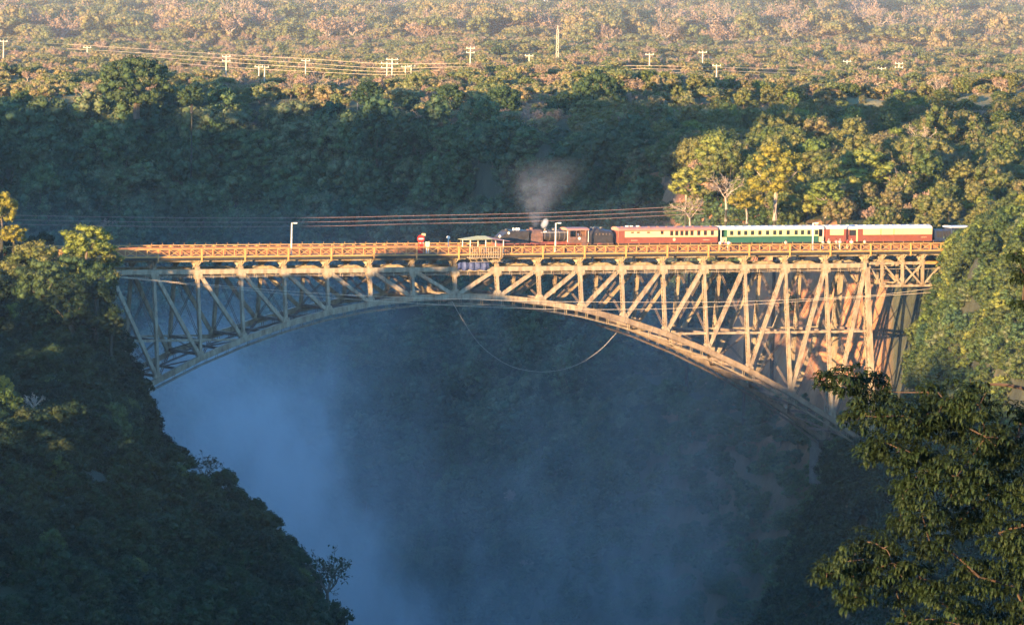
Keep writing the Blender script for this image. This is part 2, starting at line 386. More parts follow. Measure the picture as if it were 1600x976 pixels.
PROTO = {}
def proto(key, mat, bark=BARK, rx=4, rz=3, nl=34, lr=1.5, nq=40, leaf=.55, seed=1, h=3, zc=5, umb=0, core=.72, rad=.22, **k):
    me, L = crown_mesh(key+'_crown', rx, rz, nl, lr, nq, leaf, seed, zc, umb, core, **k); me.materials.append(mat)
    r = np.random.default_rng(seed+100)
    tm = trunk_mb(L, zc, h, rad, r).mesh(key+'_trunk'); tm.materials.append(bark)
    PROTO[key] = (me, tm)
def recolour(key, src, mat):
    a, b = PROTO[src]; a = a.copy(); a.materials.clear(); a.materials.append(mat); PROTO[key] = (a, b)
def dryproto(key, seed, h=2.2, mat=PALE, leafm=L_DRY, nq=500, R_=3.2, lvl=4):
    r = np.random.default_rng(seed); mb = MB(); mb.tube([(0,0,-1),(.1,0,h*.5),(0,.1,h)], [.24,.2,.17], 5)
    for i in range(5):
        a = 2*PI*i/5+r.uniform(-.3,.3); d = Vector((math.cos(a)*.8, math.sin(a)*.8, .8)).normalized()
        twigs(mb, Vector((0,.1,h)), d, R_*.45, .12, lvl, r, 3, .5)
    tm = mb.mesh(key+'_trunk'); tm.materials.append(mat)
    vs = np.array(mb.v); vs = vs[vs[:, 2] > h+R_*.3]
    P = vs[r.integers(0, len(vs), nq)]+r.normal(size=(nq, 3))*.22; N = r.normal(size=(nq, 3)); N[:, 2] += .5; N /= np.linalg.norm(N, axis=1)[:, None]
    v, f = quads(P, N, .38, r); me = mesh_np(key+'_crown', v, f); me.materials.append(leafm); PROTO[key] = (me, tm)

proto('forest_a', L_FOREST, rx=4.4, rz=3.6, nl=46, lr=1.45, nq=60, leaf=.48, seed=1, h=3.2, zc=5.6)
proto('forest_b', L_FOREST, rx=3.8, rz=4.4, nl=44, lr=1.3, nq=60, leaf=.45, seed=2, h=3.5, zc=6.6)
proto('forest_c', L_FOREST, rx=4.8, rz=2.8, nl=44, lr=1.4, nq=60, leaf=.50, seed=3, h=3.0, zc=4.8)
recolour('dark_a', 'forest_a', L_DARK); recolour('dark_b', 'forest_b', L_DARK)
proto('acacia_a', L_SAV, rx=3.9, rz=1.3, nl=24, lr=1.05, nq=60, leaf=.42, seed=4, h=2.8, zc=3.9, umb=1, squash=.55)
proto('acacia_b', L_SAV, rx=3.2, rz=1.5, nl=22, lr=1.1, nq=60, leaf=.42, seed=5, h=2.4, zc=3.6, umb=1, squash=.6)
proto('round_a', L_SAV, rx=2.7, rz=2.1, nl=24, lr=1.0, nq=60, leaf=.40, seed=6, h=1.6, zc=3.2)
proto('round_b', L_SAV, rx=2.2, rz=1.9, nl=20, lr=.95, nq=56, leaf=.40, seed=7, h=1.5, zc=2.8)
dryproto('dry_a', 8); dryproto('dry_b', 9, 1.8, nq=800, R_=2.9); dryproto('dry_c', 10, 2.5, nq=160, R_=3.4)
recolour('bank_a', 'forest_a', L_BANK); recolour('bank_b', 'forest_b', L_BANK); recolour('bank_c', 'forest_c', L_BANK)
recolour('green_a', 'forest_a', L_GREEN)
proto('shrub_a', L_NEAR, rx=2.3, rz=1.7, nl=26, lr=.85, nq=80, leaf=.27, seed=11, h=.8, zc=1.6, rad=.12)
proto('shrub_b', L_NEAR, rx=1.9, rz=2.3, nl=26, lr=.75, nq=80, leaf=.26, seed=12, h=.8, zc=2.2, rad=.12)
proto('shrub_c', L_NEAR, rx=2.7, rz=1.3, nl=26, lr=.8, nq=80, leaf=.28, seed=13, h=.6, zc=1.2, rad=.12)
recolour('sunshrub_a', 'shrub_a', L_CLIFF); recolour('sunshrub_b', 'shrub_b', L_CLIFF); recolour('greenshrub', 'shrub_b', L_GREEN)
recolour('wallshrub_a', 'shrub_a', L_FOREST); recolour('wallshrub_c', 'shrub_c', L_FOREST)

def tree(name, key, loc, sc, rz, label, cat, group=None, zs=1.0):
    me, tm = PROTO[key]
    t = empty(name, loc, rz, label=label, cat=cat, group=group)
    sc3 = (sc, sc, sc*zs)
    for nme, mesh in (('trunk', tm), ('crown', me)):
        o = bpy.data.objects.new(nme, mesh); C.objects.link(o); o.parent = t; o.scale = sc3
    return t
def shrub(name, key, loc, sc, rz, label, cat, group, zs=1.0):
    o = bpy.data.objects.new(name, PROTO[key][0]); C.objects.link(o); o.location = loc; o.scale = (sc, sc, sc*zs); o.rotation_euler = (0, 0, rz)
    return tag(o, label, cat, group)

# sight test against the bare ground
def proj(P):
    d = P-np.array(CAM); x = d@np.array(rt); y = d@np.array(up); z = d@np.array(fw)
    return 800+FPX*x/z, 488-FPX*y/z
def seen(P, lift=4.0, k=90):
    Q = P+np.array([0, 0, lift]); c = np.array(CAM); ok = np.ones(len(P), bool)
    for t in np.linspace(.6, .996, k):
        q = c+(Q-c)*t; ok &= height(q[:, 0], q[:, 1]) < q[:, 2]+.5
    return ok

def jgrid(x0, x1, y0, y1, s):
    X, Y = np.meshgrid(np.arange(x0, x1, s), np.arange(y0, y1, s))
    X = X.ravel()+rng.uniform(-.48, .48, X.size)*s; Y = Y.ravel()+rng.uniform(-.48, .48, Y.size)*s
    return X, Y
def slope(X, Y):
    e = 1.5; gx_ = (height(X+e, Y)-height(X-e, Y))/(2*e); gy_ = (height(X, Y+e)-height(X, Y-e))/(2*e)
    return np.hypot(gx_, gy_)

def where_x(px):
    for lim, s in ((110, "at left margin"), (190, "above the bridge's left end"), (330, "above the first railing bays"), (460, "left of first deck lamp"), (560, "right of first deck lamp"),
                   (650, "left of the no-entry sign"), (720, "near the no-entry sign"), (790, "over the jump platform"), (870, "over the engine's front"), (960, "over the engine's cab"),
                   (1040, "over brown coach's front"), (1124, "over brown coach's rear"), (1205, "over green coach's front"), (1290, "over green coach's rear"),
                   (1375, "over red coach's front"), (1460, "over red coach's rear"), (1540, "right of the coaches")):
        if px < lim: return s
    return "at right margin"
def unique_labels(items):                # items: (label, px, object); look-alikes in one spot are told apart by their order
    by = {}
    for l, px, o in items: by.setdefault(l, []).append((px, o))
    W_ = 'first second third fourth fifth sixth seventh eighth ninth tenth eleventh twelfth'.split()
    for l, v in by.items():
        v.sort(key=lambda q: q[0])
        for i, (px, o) in enumerate(v):
            if len(v) == 1: o['label'] = l
            elif len(v) == 2: o['label'] = l+', '+('left' if i == 0 else 'right')+' one'
            elif i == 0: o['label'] = l+', leftmost'
            elif i == len(v)-1: o['label'] = l+', rightmost'
            elif i < 12: o['label'] = l+', '+W_[i]+' from left'
            elif len(v)-1-i < 12: o['label'] = l+', '+W_[len(v)-1-i]+' from right'
            else: o['label'] = l+', mid-cluster'
def row(py, a):
    for lim, s in a:
        if py < lim: return s
    return a[-1][1]
ROWS = {'plain': ((18, 'at the top edge'), (40, 'beyond the pylon foot'), (62, 'far out on the plain'), (85, 'beyond the wires'), (112, 'along the pole line'), (135, 'before the pole line'), (999, 'near the rim')),
        'far': ((185, 'at the shaded rim'), (215, 'just below the rim'), (250, 'high on the far wall'), (290, 'midway up the far wall'), (335, 'low behind the deck'), (385, 'at deck level'), (470, 'behind the truss'), (600, 'below the arch crown'), (760, 'deep under the arch'), (1200, 'in the misty depths')),
        'left': ((380, 'atop the left bank'), (450, 'by the bridge end'), (540, 'high on the left bank'), (640, 'midway down left bank'), (740, 'low on the left bank'), (830, 'on the near spur'), (1200, 'at the spur foot')),
        'right': ((215, 'on the far right bank'), (260, 'high on right bank'), (310, 'midway on right bank'), (360, 'behind the train'), (450, 'at deck level'), (560, 'on the red cliff'), (700, 'under the right end'), (1200, 'on the dark buttress'))}
LEFTX = ((60, 'at the left margin'), (120, 'left of the bridge end'), (190, 'beside the bridge end'), (260, 'beside the first posts'), (340, 'under the left arch foot'), (430, 'left of the mist'), (1600, 'jutting into the mist'))
stuff_pts = {}
def scatter(zone, name, X, Y, keys, wts, smin, smax, sizefn, adj, cat, group, rows, sink=.4, parts=True, limit=300, lift=4, small=False, stuffname=None, stufflabel=None):
    Z = height(X, Y); P = np.stack([X, Y, Z-sink], 1); px, py = proj(P+np.array([0, 0, 2.5]))
    inv = (px > -60) & (px < 1660) & (py > -50) & (py < 1050)
    P = P[inv]; px = px[inv]; py = py[inv]; X = X[inv]; Y = Y[inv]
    vis = seen(P, lift)
    for ex_, ey_, rx_, ry_, dY in ((214, 118, 70, 26, 1722), (938, 136, 44, 28, 1708), (577, 136, 28, 20, 1712), (1212, 270, 58, 62, 1478), (1072, 290, 36, 36, 1528)) if zone != 'scrub' else (): vis &= ~((np.abs(px-ex_) < rx_) & (np.abs(py-ey_) < ry_) & (Y < dY) & (Y > dY-48))
    P, px, py = P[vis], px[vis], py[vis]; X, Y = X[vis], Y[vis]
    n_ = len(P); sc = rng.uniform(smin, smax, n_)**1.0*(sizefn(X, Y, P[:, 2]) if sizefn else 1); rz = rng.uniform(0, 2*PI, n_); zs = rng.uniform(.85, 1.2, n_)
    ki = rng.choice(len(keys), n_, p=np.array(wts)/sum(wts))
    app = sc*PROTO_R(keys, ki)/Y*((px > 0) & (px < 1600) & (py > 0) & (py < 976))
    order = np.argsort(-app); ind = order[:limit]; rest = order[limit:]
    made = []
    for i in ind:
        ks = keys[ki[i]]; s_ = adj[ki[i]] if isinstance(adj, (list, tuple)) else adj
        wx = row(px[i], LEFTX) if rows == 'left' else where_x(px[i])
        lab = f"{s_} {row(py[i], ROWS[rows])}, {wx}"
        ob = (tree if parts else shrub)(name[ki[i]] if isinstance(name, (list, tuple)) else name, ks, P[i], sc[i], rz[i], lab, cat, group, zs[i]); made.append((lab, px[i], ob))
    unique_labels(made)
    if len(rest):
        stuff_pts.setdefault(stuffname, [stufflabel, []])[1].append((P[rest], sc[rest], rz[rest], zs[rest], [keys[k_] for k_ in ki[rest]]))
    print('SCATTER', zone, n_, 'individual', len(ind), 'stuff', len(rest))
def PROTO_R(keys, ki): 
    return np.array([{'s': 2.5, 'w': 2.5, 'g': 2.5}.get(k[0], 4.0) for k in keys])[ki]

# plain beyond the rim
X, Y = jgrid(-200, 200, 1660, 2900, 5.2)
keep = (np.abs(X) < .0600*Y+8) & (height(X, Y) > 8.5) & ((Y > 1752) | (X < 40)); X, Y = X[keep], Y[keep]
keep = (fbm(X, Y, 60, 5, 3)+rng.uniform(-.35, .35, len(X)) > -.34) & ~((Y > 1765) & (Y < 2080) & (rng.uniform(0, 1, len(X)) < .55)); X, Y = X[keep], Y[keep]
scatter('plain', ['acacia_tree','acacia_tree','savanna_tree','savanna_bush','dry_tree','dry_tree','dry_tree','dark_tree'], X, Y,
        ['acacia_a','acacia_b','round_a','round_b','dry_a','dry_b','dry_c','dark_a'], [4,4,3,2.4,.9,1.5,.6,.04], .55, 1.5, lambda X, Y, Z: np.where(Y < 1765, .55, np.where(Y < 2080, .40, 1.05)),
        ['flat-topped acacia','olive acacia','round olive tree','small savanna bush','pinkish leafless tree','tan half-bare tree','pale bare branching tree','dark evergreen tree'],
        'tree', 'trees on the sunlit plain', 'plain', stuffname='savanna_woodland', stufflabel='sunlit olive and tan woodland thinning towards the top of the view', limit=300)
# scrub between them
X, Y = jgrid(-200, 200, 1660, 2900, 4.2)
keep = (np.abs(X) < .0600*Y+8) & (height(X, Y) > 8.5) & ((Y > 1752) | (X < 40)); X, Y = X[keep], Y[keep]
scatter('scrub', 'x', X, Y, ['round_b','acacia_b','dry_b'], [4,2,1.5], .28, .62, None, '', '', '', 'plain', limit=0, stuffname='savanna_scrub', stufflabel='low sunlit scrub between the plain trees', sink=.2)
# far wall forest
X, Y = jgrid(-125, 130, 1540, 1762, 4.7)
z_ = height(X, Y); xr_lim = np.interp(Y, [1540,1600,1660,1720], [26,24,45,200])
keep = (z_ > -108) & (z_ < 10) & ~((X > xr_lim)); X, Y = X[keep], Y[keep]
scatter('far', ['forest_tree','forest_tree','forest_tree','dark_forest_tree','dark_forest_tree','bare_forest_tree'], X, Y, ['forest_a','forest_b','forest_c','dark_a','dark_b','dry_b'], [3,2.5,2.5,1.5,1.2,.35], .65, 1.35,
        lambda X, Y, Z: np.interp(Z, [-80,-10,2,7,10], [.8,1,1.02,.72,.5]),
        ['broad shaded forest tree','tall shaded forest tree','spreading shaded tree','dark broad evergreen','dark tall evergreen','grey half-bare tree'],
        'tree', 'trees on the shaded far gorge wall', 'far', stuffname='far_wall_forest', stufflabel='shaded blue-green forest covering the far gorge wall', sink=1.6)
# bushes filling the steeper faces between them
X, Y = jgrid(-125, 60, 1540, 1745, 2.6)
s_ = slope(X, Y); z_ = height(X, Y); keep = (rng.uniform(0, 1, len(X)) < np.clip((s_-.70)*1.1, 0, .95)) & (z_ < 11) & (X < np.interp(Y, [1540,1600,1660,1720], [26,24,45,60])); X, Y = X[keep], Y[keep]
scatter('farfill', 'x', X, Y, ['wallshrub_a','wallshrub_c'], [1,1], .8, 1.5, None, '', '', '', 'far', limit=0, stuffname='far_wall_forest', stufflabel='', sink=.6, lift=3)
# right bank
X, Y = jgrid(14, 130, 1436, 1765, 4.6)
z_ = height(X, Y); keep = (z_ > 1.0) & (Y > np.interp(X, [14, 60, 70, 130], [1500, 1462, 1448, 1448])); X, Y = X[keep], Y[keep]
scatter('right', ['bank_tree','bank_tree','bank_tree','green_bank_tree','bare_bank_tree'], X, Y, ['bank_a','bank_b','bank_c','green_a','dry_b'], [3,2,3,.5,2.2], .40, .95, lambda X, Y, Z: np.interp(Y, [1450,1500,1590,1650,1760], [.6,.85,1.0,.62,.45]),
        ['olive broad bank tree','olive upright bank tree','spreading olive tree','bright green bank tree','pinkish half-bare tree'],
        'tree', 'trees on the sunny right bank', 'right', stuffname='right_bank_woodland', stufflabel='sunlit olive woodland on the right bank', sink=.8, limit=260)
# right front cliff, thick with creepers and bushes
X, Y = jgrid(28, 110, 1250, 1440, 1.7)
s_ = slope(X, Y); keep = (rng.uniform(0, 1, len(X)) < np.where((Y > 1405) & (X < 74), .55, .30)*np.sqrt(1+s_**2)); X, Y = X[keep], Y[keep]
z_ = height(X, Y); up_m = z_ > -28
clear = ~((Y > 1412) & (z_ > -27) & (X < 63.5)); X, Y, up_m = X[clear], Y[clear], up_m[clear]
bald = (fbm(X, height(X, Y)*1.5, 9, 61, 2) > .16) & (height(X, Y) < -4) & up_m
scatter('rfront', ['cliff_shrub']*4, X[up_m & ~bald], Y[up_m & ~bald], ['sunshrub_a','sunshrub_b','greenshrub','wallshrub_a'], [3,3,.8,1.2], .55, 1.15, None,
        ['olive shrub','tall olive shrub','bright green creeper','dark green shrub'], 'shrub', 'shrubs on the cliff beside the bridge end', 'right', parts=False, sink=.5, lift=2,
        stuffname='cliff_creepers', stufflabel='green creepers and bushes covering the cliff right of the bridge', limit=260)
dn = ~up_m
scatter('rlow', ['buttress_shrub']*2, X[dn], Y[dn], ['shrub_a','shrub_c'], [2,2], .6, 1.2, None, ['dark shrub','dark low shrub'], 'shrub', 'shrubs on the shaded buttress', 'right', parts=False, sink=.5, lift=2,
        stuffname='buttress_undergrowth', stufflabel='dark undergrowth on the buttress below the bridge foot', limit=150)
# red cliff behind the truss: sparse
X, Y = jgrid(8, 70, 1436, 1640, 1.9)
z_ = height(X, Y); s_ = slope(X, Y)
dens = np.where(z_ > -3, .05, np.where(z_ > -24, .005+.045*(fbm(X, Y, 14, 71, 2) > .12), np.where(fbm(X, Y+z_, 16, 72, 2) > .26, .25, .95))); dens = np.where(Y > 1498, .5, dens)*np.sqrt(1+s_**2)
keep = (rng.uniform(0, 1, len(X)) < dens) & (z_ < 4) & (s_ > .5); X, Y = X[keep], Y[keep]
scatter('redcliff', ['cliff_bush']*3, X, Y, ['sunshrub_a','wallshrub_a','wallshrub_c'], [2,2,2], .45, 1.1, None, ['olive bush','upright green bush','spreading green bush'], 'bush', 'bushes on the red cliff behind the truss', 'right', parts=False, sink=.4, lift=2,
        stuffname='cliff_bushes', stufflabel='bushes dotted over the cliff behind the bridge', limit=200)
# left bank
X, Y = jgrid(-110, -12, 880, 1415, 2.05)
s_ = slope(X, Y); z_ = height(X, Y)
keep = (rng.uniform(0, 1, len(X)) < .42*np.sqrt(1+s_**2)) & (z_ > -60) & (np.abs(X) < .0588*Y+6)
brl = (X-BR0.x)*cy+(Y-BR0.y)*sy; brt = -(X-BR0.x)*sy+(Y-BR0.y)*cy
keep &= ~((brl > -80) & (np.abs(brt) < 9) & (z_ > -26)); X, Y = X[keep], Y[keep]
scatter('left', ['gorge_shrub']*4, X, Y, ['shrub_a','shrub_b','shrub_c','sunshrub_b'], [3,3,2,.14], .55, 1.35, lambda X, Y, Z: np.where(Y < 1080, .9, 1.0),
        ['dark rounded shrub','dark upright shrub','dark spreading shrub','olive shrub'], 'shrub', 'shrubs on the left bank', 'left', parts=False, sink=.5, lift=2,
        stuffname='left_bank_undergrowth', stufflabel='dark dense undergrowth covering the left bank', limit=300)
# unseen trees on the added hill at left, in the way of the low sun
X, Y = jgrid(-330, -112, 1000, 1640, 13); keep = np.abs(X) > .0588*Y+20; X, Y = X[keep], Y[keep]; Z = height(X, Y)
k_ = len(X); stuff_pts.setdefault('far_wall_forest', ['', []])[1].append((np.stack([X, Y, Z-.6], 1), rng.uniform(.5, .9, k_), rng.uniform(0, 6, k_), np.ones(k_), ['forest_c']*k_))

def gn_scatter(name, label, chunks):
    P = np.concatenate([c[0] for c in chunks]); sc = np.concatenate([c[1] for c in chunks]); rz = np.concatenate([c[2] for c in chunks]); zs = np.concatenate([c[3] for c in chunks])
    ks = sum([c[4] for c in chunks], []); kinds = sorted(set(ks)); idx = np.array([kinds.index(k) for k in ks])
    me = bpy.data.meshes.new(name); me.vertices.add(len(P)); me.vertices.foreach_set('co', P.astype(np.float32).ravel())
    for nme, typ, fld, arr in (('rot', 'FLOAT_VECTOR', 'vector', np.stack([0*rz, 0*rz, rz], 1)), ('scl', 'FLOAT_VECTOR', 'vector', np.stack([sc, sc, sc*zs], 1)), ('idx', 'INT', 'value', idx)):
        a = me.attributes.new(nme, typ, 'POINT'); a.data.foreach_set(fld, arr.astype(np.int32 if typ == 'INT' else np.float32).ravel())
    o = link(name, me); tag(o, label, kind='stuff')
    g = bpy.data.node_groups.new(name, 'GeometryNodeTree'); g.interface.new_socket('Geometry', in_out='INPUT', socket_type='NodeSocketGeometry'); g.interface.new_socket('Geometry', in_out='OUTPUT', socket_type='NodeSocketGeometry')
    gi = g.nodes.new('NodeGroupInput'); go = g.nodes.new('NodeGroupOutput'); jn = g.nodes.new('GeometryNodeJoinGeometry'); g.links.new(jn.outputs[0], go.inputs[0])
    mp = g.nodes.new('GeometryNodeMeshToPoints'); g.links.new(gi.outputs[0], mp.inputs[0])
    def attr(nm, t):
        x = g.nodes.new('GeometryNodeInputNamedAttribute'); x.data_type = t; x.inputs[0].default_value = nm; return x.outputs[0]
    ra, sa, ia = attr('rot', 'FLOAT_VECTOR'), attr('scl', 'FLOAT_VECTOR'), attr('idx', 'INT')
    for i, k in enumerate(kinds):
        cm = g.nodes.new('FunctionNodeCompare'); cm.data_type = 'INT'; cm.operation = 'EQUAL'; g.links.new(ia, cm.inputs[2]); cm.inputs[3].default_value = i
        for m_ in PROTO[k]:
            key = 'src_'+m_.name
            if key not in bpy.data.objects: bpy.data.objects.new(key, m_)
            oi = g.nodes.new('GeometryNodeObjectInfo'); oi.inputs['Object'].default_value = bpy.data.objects[key]; oi.inputs['As Instance'].default_value = True
            ip = g.nodes.new('GeometryNodeInstanceOnPoints'); g.links.new(mp.outputs[0], ip.inputs['Points']); g.links.new(cm.outputs[0], ip.inputs['Selection'])
            g.links.new(oi.outputs['Geometry'], ip.inputs['Instance']); g.links.new(ra, ip.inputs['Rotation']); g.links.new(sa, ip.inputs['Scale']); g.links.new(ip.outputs[0], jn.inputs[0])
    md = o.modifiers.new('grow', 'NODES'); md.node_group = g
for k, (lab, ch) in stuff_pts.items(): gn_scatter(k, lab, ch)

# ------------------------------------------------------------------ the bridge (its own axes: x along the deck, -y towards the viewer, z from the top chord)
PN = 7.62
def dep(k): return 4.3+.257*k*k
def yb(side, z): return side*(4.19-z/8)
def nodeb(k, s): z = -dep(k); return Vector((k*PN, yb(s, z), z))
def nodet(k, s): return Vector((k*PN, yb(s, 0), 0))
bridge = empty('steel_arch_bridge', BR0, YAW, label='long lattice steel arch bridge with orange railing spanning the misty gorge', cat='bridge')
# chords
seg = MB()
prof = [(-.30,-.40),(.30,-.40),(.36,-.30),(.36,.26),(.24,.40),(-.24,.40),(-.36,.26),(-.36,-.30)]
seg.prism(prof, 'x', .02, PN/3-.02); seg.prism([(p*1.07, q*1.07) for p, q in prof], 'x', -.06, .06)
segm = seg.mesh('top_chord_segment')
for s in (-1, 1):
    for i in range(60):
        o = link('top_chord_segment', segm, bridge, STEEL); o.location = (-76.2+i*PN/3, yb(s, 0), 0)
for s in (-1, 1):
    for k in range(-10, 10):
        a, b = nodeb(k, s), nodeb(k+1, s); mb = MB(); n_ = (b-a).normalized()
        mb.bar(a-n_*.1, b+n_*.1, .70, .82, side=(0, 1, 0))
        for t in (0, .34, .67): mb.bar(a.lerp(b, t)-n_*.08, a.lerp(b, t)+n_*.08, .80, .92, side=(0, 1, 0))
        for q in (-.44, .44):
            off = Vector((0, 0, 1))*q; mb.bar(a+off, b+off, .82, .05, side=(0, 1, 0))
        mb.build('arch_rib_segment', STEEL if k < 3 else STEEL_W, bridge)
def laced(a, b, wx, wy, pitch=.55, face=None, lace=.07):
    """two plates facing across the bridge, joined by zigzag lacing on the other two faces"""
    a, b = Vector(a), Vector(b); d = (b-a); L_ = d.length; d.normalize()
    X_ = Vector((1, 0, 0)); X_ = (X_-d*X_.dot(d)).normalized(); Y_ = d.cross(X_)
    mb = MB()
    for s in (-1, 1):
        mb.bar(a+Y_*s*wy/2, b+Y_*s*wy/2, wx, .05, side=X_)
        for t in (-1, 1): mb.bar(a+Y_*s*(wy/2-.07)+X_*t*(wx/2-.03), b+Y_*s*(wy/2-.07)+X_*t*(wx/2-.03), .05, .10, side=X_)
    nn = max(2, int(L_/pitch))
    for t in (-1, 1):
        for i in range(nn):
            p0 = a+d*(L_*i/nn); p1 = a+d*(L_*(i+1)/nn); sgn = 1 if i % 2 else -1
            mb.bar(p0+X_*t*(wx/2)+Y_*sgn*wy/2, p1+X_*t*(wx/2)-Y_*sgn*wy/2, lace, .03, side=Y_)
    return mb
for s in (-1, 1):
    for k in range(-10, 11):
        t, b = nodet(k, s), nodeb(k, s); w_ = .46 if abs(k) < 10 else .95
        laced(t+Vector((0, 0, -.35)), b+Vector((0, 0, .3)), w_, .62 if abs(k) < 10 else 1.0).build('vertical_post', STEEL, bridge)
        g = MB(); y_ = yb(s, -.8); g.prism([(-.75,-.3),(.75,-.3),(.45,-1.15),(-.45,-1.15)], 'y', y_-.34, y_+.34); g.build('gusset_plate', STEEL, bridge).location = (k*PN, 0, 0)
        if abs(k) < 10:
            z = b.z; y_ = yb(s, z+.6); g = MB(); g.prism([(-.8,.3),(.8,.3),(.4,1.1),(-.4,1.1)], 'y', y_-.34, y_+.34); g.build('gusset_plate', STEEL, bridge).location = (k*PN, 0, z)
    for k in range(10):
        for sg in (-1, 1):
            t = nodet(sg*(k+1), s); b = nodeb(sg*k, s); d = (b-t).normalized()
            mb = MB(); t2, b2 = t+d*.8, b-d*.75
            if True:
                lm = laced(t2, b2, .58, .50, .7); lm.build('diagonal_brace', STEEL, bridge)
    for sg in (-1, 1):
        for k in range(5, 10):
            z = -10.75; a = Vector((sg*k*PN, yb(s, z), z)); b = Vector((sg*(k+1)*PN, yb(s, z), z))
            MB().bar(a, b, .42, .34, side=(0, 1, 0)).build('horizontal_strut', STEEL, bridge)
    # inspection walks under the top chord and under the arch
    for k in range(-10, 10):
        mb = MB(); y0 = yb(s, -.7)+s*.15
        mb.bar((k*PN, y0, -.83), ((k+1)*PN, y0, -.83), .55, .06, side=(0, 1, 0)); mb.bar((k*PN, y0+s*.28, -.62), ((k+1)*PN, y0+s*.28, -.62), .05, .05)
        for i in range(4):
            x = (k+i/4)*PN+.4; mb.bar((x, y0, -.38), (x, y0, -.95), .10, .08); mb.bar((x+.25, y0+s*.28, -.5), (x+.25, y0+s*.28, -1.05), .06, .06)
        mb.build('chord_inspection_walk', STEEL, bridge)
        mb = MB(); a, b = nodeb(k, s), nodeb(k+1, s); dn = Vector((0, 0, -1.28))
        mb.bar(a+dn, b+dn, .10, .10); mb.bar(a+dn+Vector((0,.6*-s,0)), b+dn+Vector((0,.6*-s,0)), .08, .08)
        mb.bar(a+dn*.86+Vector((0,.3*-s,0)), b+dn*.86+Vector((0,.3*-s,0)), .5, .04, side=(0,1,0))
        for i in range(4):
            p = a.lerp(b, (i+.5)/4)
            for e in (-.16, .16): mb.bar(p+Vector((e, 0, -.35)), p+Vector((e, 0, -1.34)), .07, .07)
        mb.build('arch_inspection_walk', STEEL if s < 0 else STEEL_D, bridge)
# bracing between the two trusses
for k in range(-10, 11):
    zt, zb = -1.0, -dep(k)+.6; lv = [zt]+([-10.75] if dep(k) > 13 else [])+[zb]
    for i in range(len(lv)-1):
        z0, z1 = lv[i], lv[i+1]
        a0, a1, b0, b1 = [Vector((k*PN, yb(s, z), z)) for s, z in ((-1, z0), (1, z0), (-1, z1), (1, z1))]
        for p, q in ((a0, b1), (a1, b0)):
            mb = MB(); ofs = Vector((.14, 0, 0))
            for e in (-1, 1): mb.bar(p+ofs*e, q+ofs*e, .08, .08, side=(1,0,0))
            mb.build('sway_brace', STEEL_D, bridge)
        MB().bar(b0, b1, .5, .45, side=(1, 0, 0)).build('cross_strut', STEEL_D, bridge)
    MB().bar((k*PN, -4.2, -.9), (k*PN, 4.2, -.9), .35, .35, side=(1, 0, 0)).build('cross_strut', STEEL_D, bridge)
for k in range(-10, 10):
    for s in (-1, 1):
        a, b = nodeb(k, s), nodeb(k+1, -s); mb = MB(); ofs = Vector((.18, 0, 0)).cross(Vector((0,0,1))) if 0 else Vector((.16, 0, 0))
        for e in (-1, 1): mb.bar(a+ofs*e, b+ofs*e, .10, .16)
        nn = 14
        for j in range(nn):
            e = 1 if j % 2 else -1; mb.bar(a.lerp(b, j/nn)+ofs*e, a.lerp(b, (j+1)/nn)-ofs*e, .06, .04)
        mb.build('lateral_brace', STEEL_D, bridge)
    MB().bar(nodeb(k, -1)*.5+nodeb(k+1, -1)*.5, nodeb(k, 1)*.5+nodeb(k+1, 1)*.5, .30, .40, side=(1,0,0)).build('lateral_strut', STEEL_D, bridge)
    a, b = (k*PN, -4.1, -.75), ((k+1)*PN, 4.1, -.75)
    MB().bar(a, b, .16, .14).bar((a[0], 4.1, -.75), (b[0], -4.1, -.75), .16, .14).build('deck_wind_brace', STEEL_D, bridge)
# cross girders with an arched web, carried on short pedestals over the top chord
def girder(xs, parent, zlow=.42):
    poly = [(-4.75,1.92),(-4.75,1.25),(-4.35,zlow),(-3.75,zlow)]
    for i in range(13):
        t = i/12; y = -3.75+7.5*t; poly.append((y*.9, zlow+1.02*(1-abs(2*t-1)**2.6)))
    poly += [(3.75,zlow),(4.35,zlow),(4.75,1.25),(4.75,1.92)]
    # star-shaped strip: build as quads between the top line and the lower line
    top = [(y, 1.92) for y, z in poly[1:-1]]; low = poly[1:-1]; mb = MB()
    for i in range(len(low)-1):
        if abs(low[i+1][0]-low[i][0]) < 1e-6: continue
        (y0, z0), (y1, z1) = low[i], low[i+1]
        mb.add([(-.06,y0,z0),(-.06,y1,z1),(-.06,y1,1.92),(-.06,y0,1.92),(.06,y0,z0),(.06,y1,z1),(.06,y1,1.92),(.06,y0,1.92)], [(0,1,2,3),(7,6,5,4),(0,4,5,1)])
    mb.box(-.22, .22, -5.6, 5.6, 1.92, 2.02)
    for s in (-1, 1):
        mb.box(-.35, .35, s*4.19-.42, s*4.19+.42, .40, .55); mb.box(-.30, .30, s*4.19-.30, s*4.19+.30, .552, 1.9)
        mb.bar((0, s*4.6, 1.0), (0, s*5.7, 1.78), .10, .12); mb.bar((0, s*4.7, 1.72), (0, s*5.75, 1.72), .10, .10)
        mb.bar((-.9, s*4.19, .55), (-.15, s*4.19, 1.6), .12, .10)
    return mb
gm = girder(0, bridge).mesh('cross_girder'); gm.materials.append(STEEL)
for k in range(-10, 11):
    o = link('cross_girder', gm, bridge); o.location = (k*PN, 0, 0)
dk = MB(); dk.box(0, PN, -5.62, 5.62, 2.14, 2.34, 0)
dkm = dk.mesh('deck_slab'); dkm.materials.append(DECK)
st_ = MB()
for y in (-4.3, -1.6, 1.6, 4.3): st_.box(0, PN, y-.04, y+.04, 1.62, 2.135); st_.box(0, PN, y-.16, y+.16, 1.56, 1.618)
stm = st_.mesh('stringer'); stm.materials.append(STEEL)
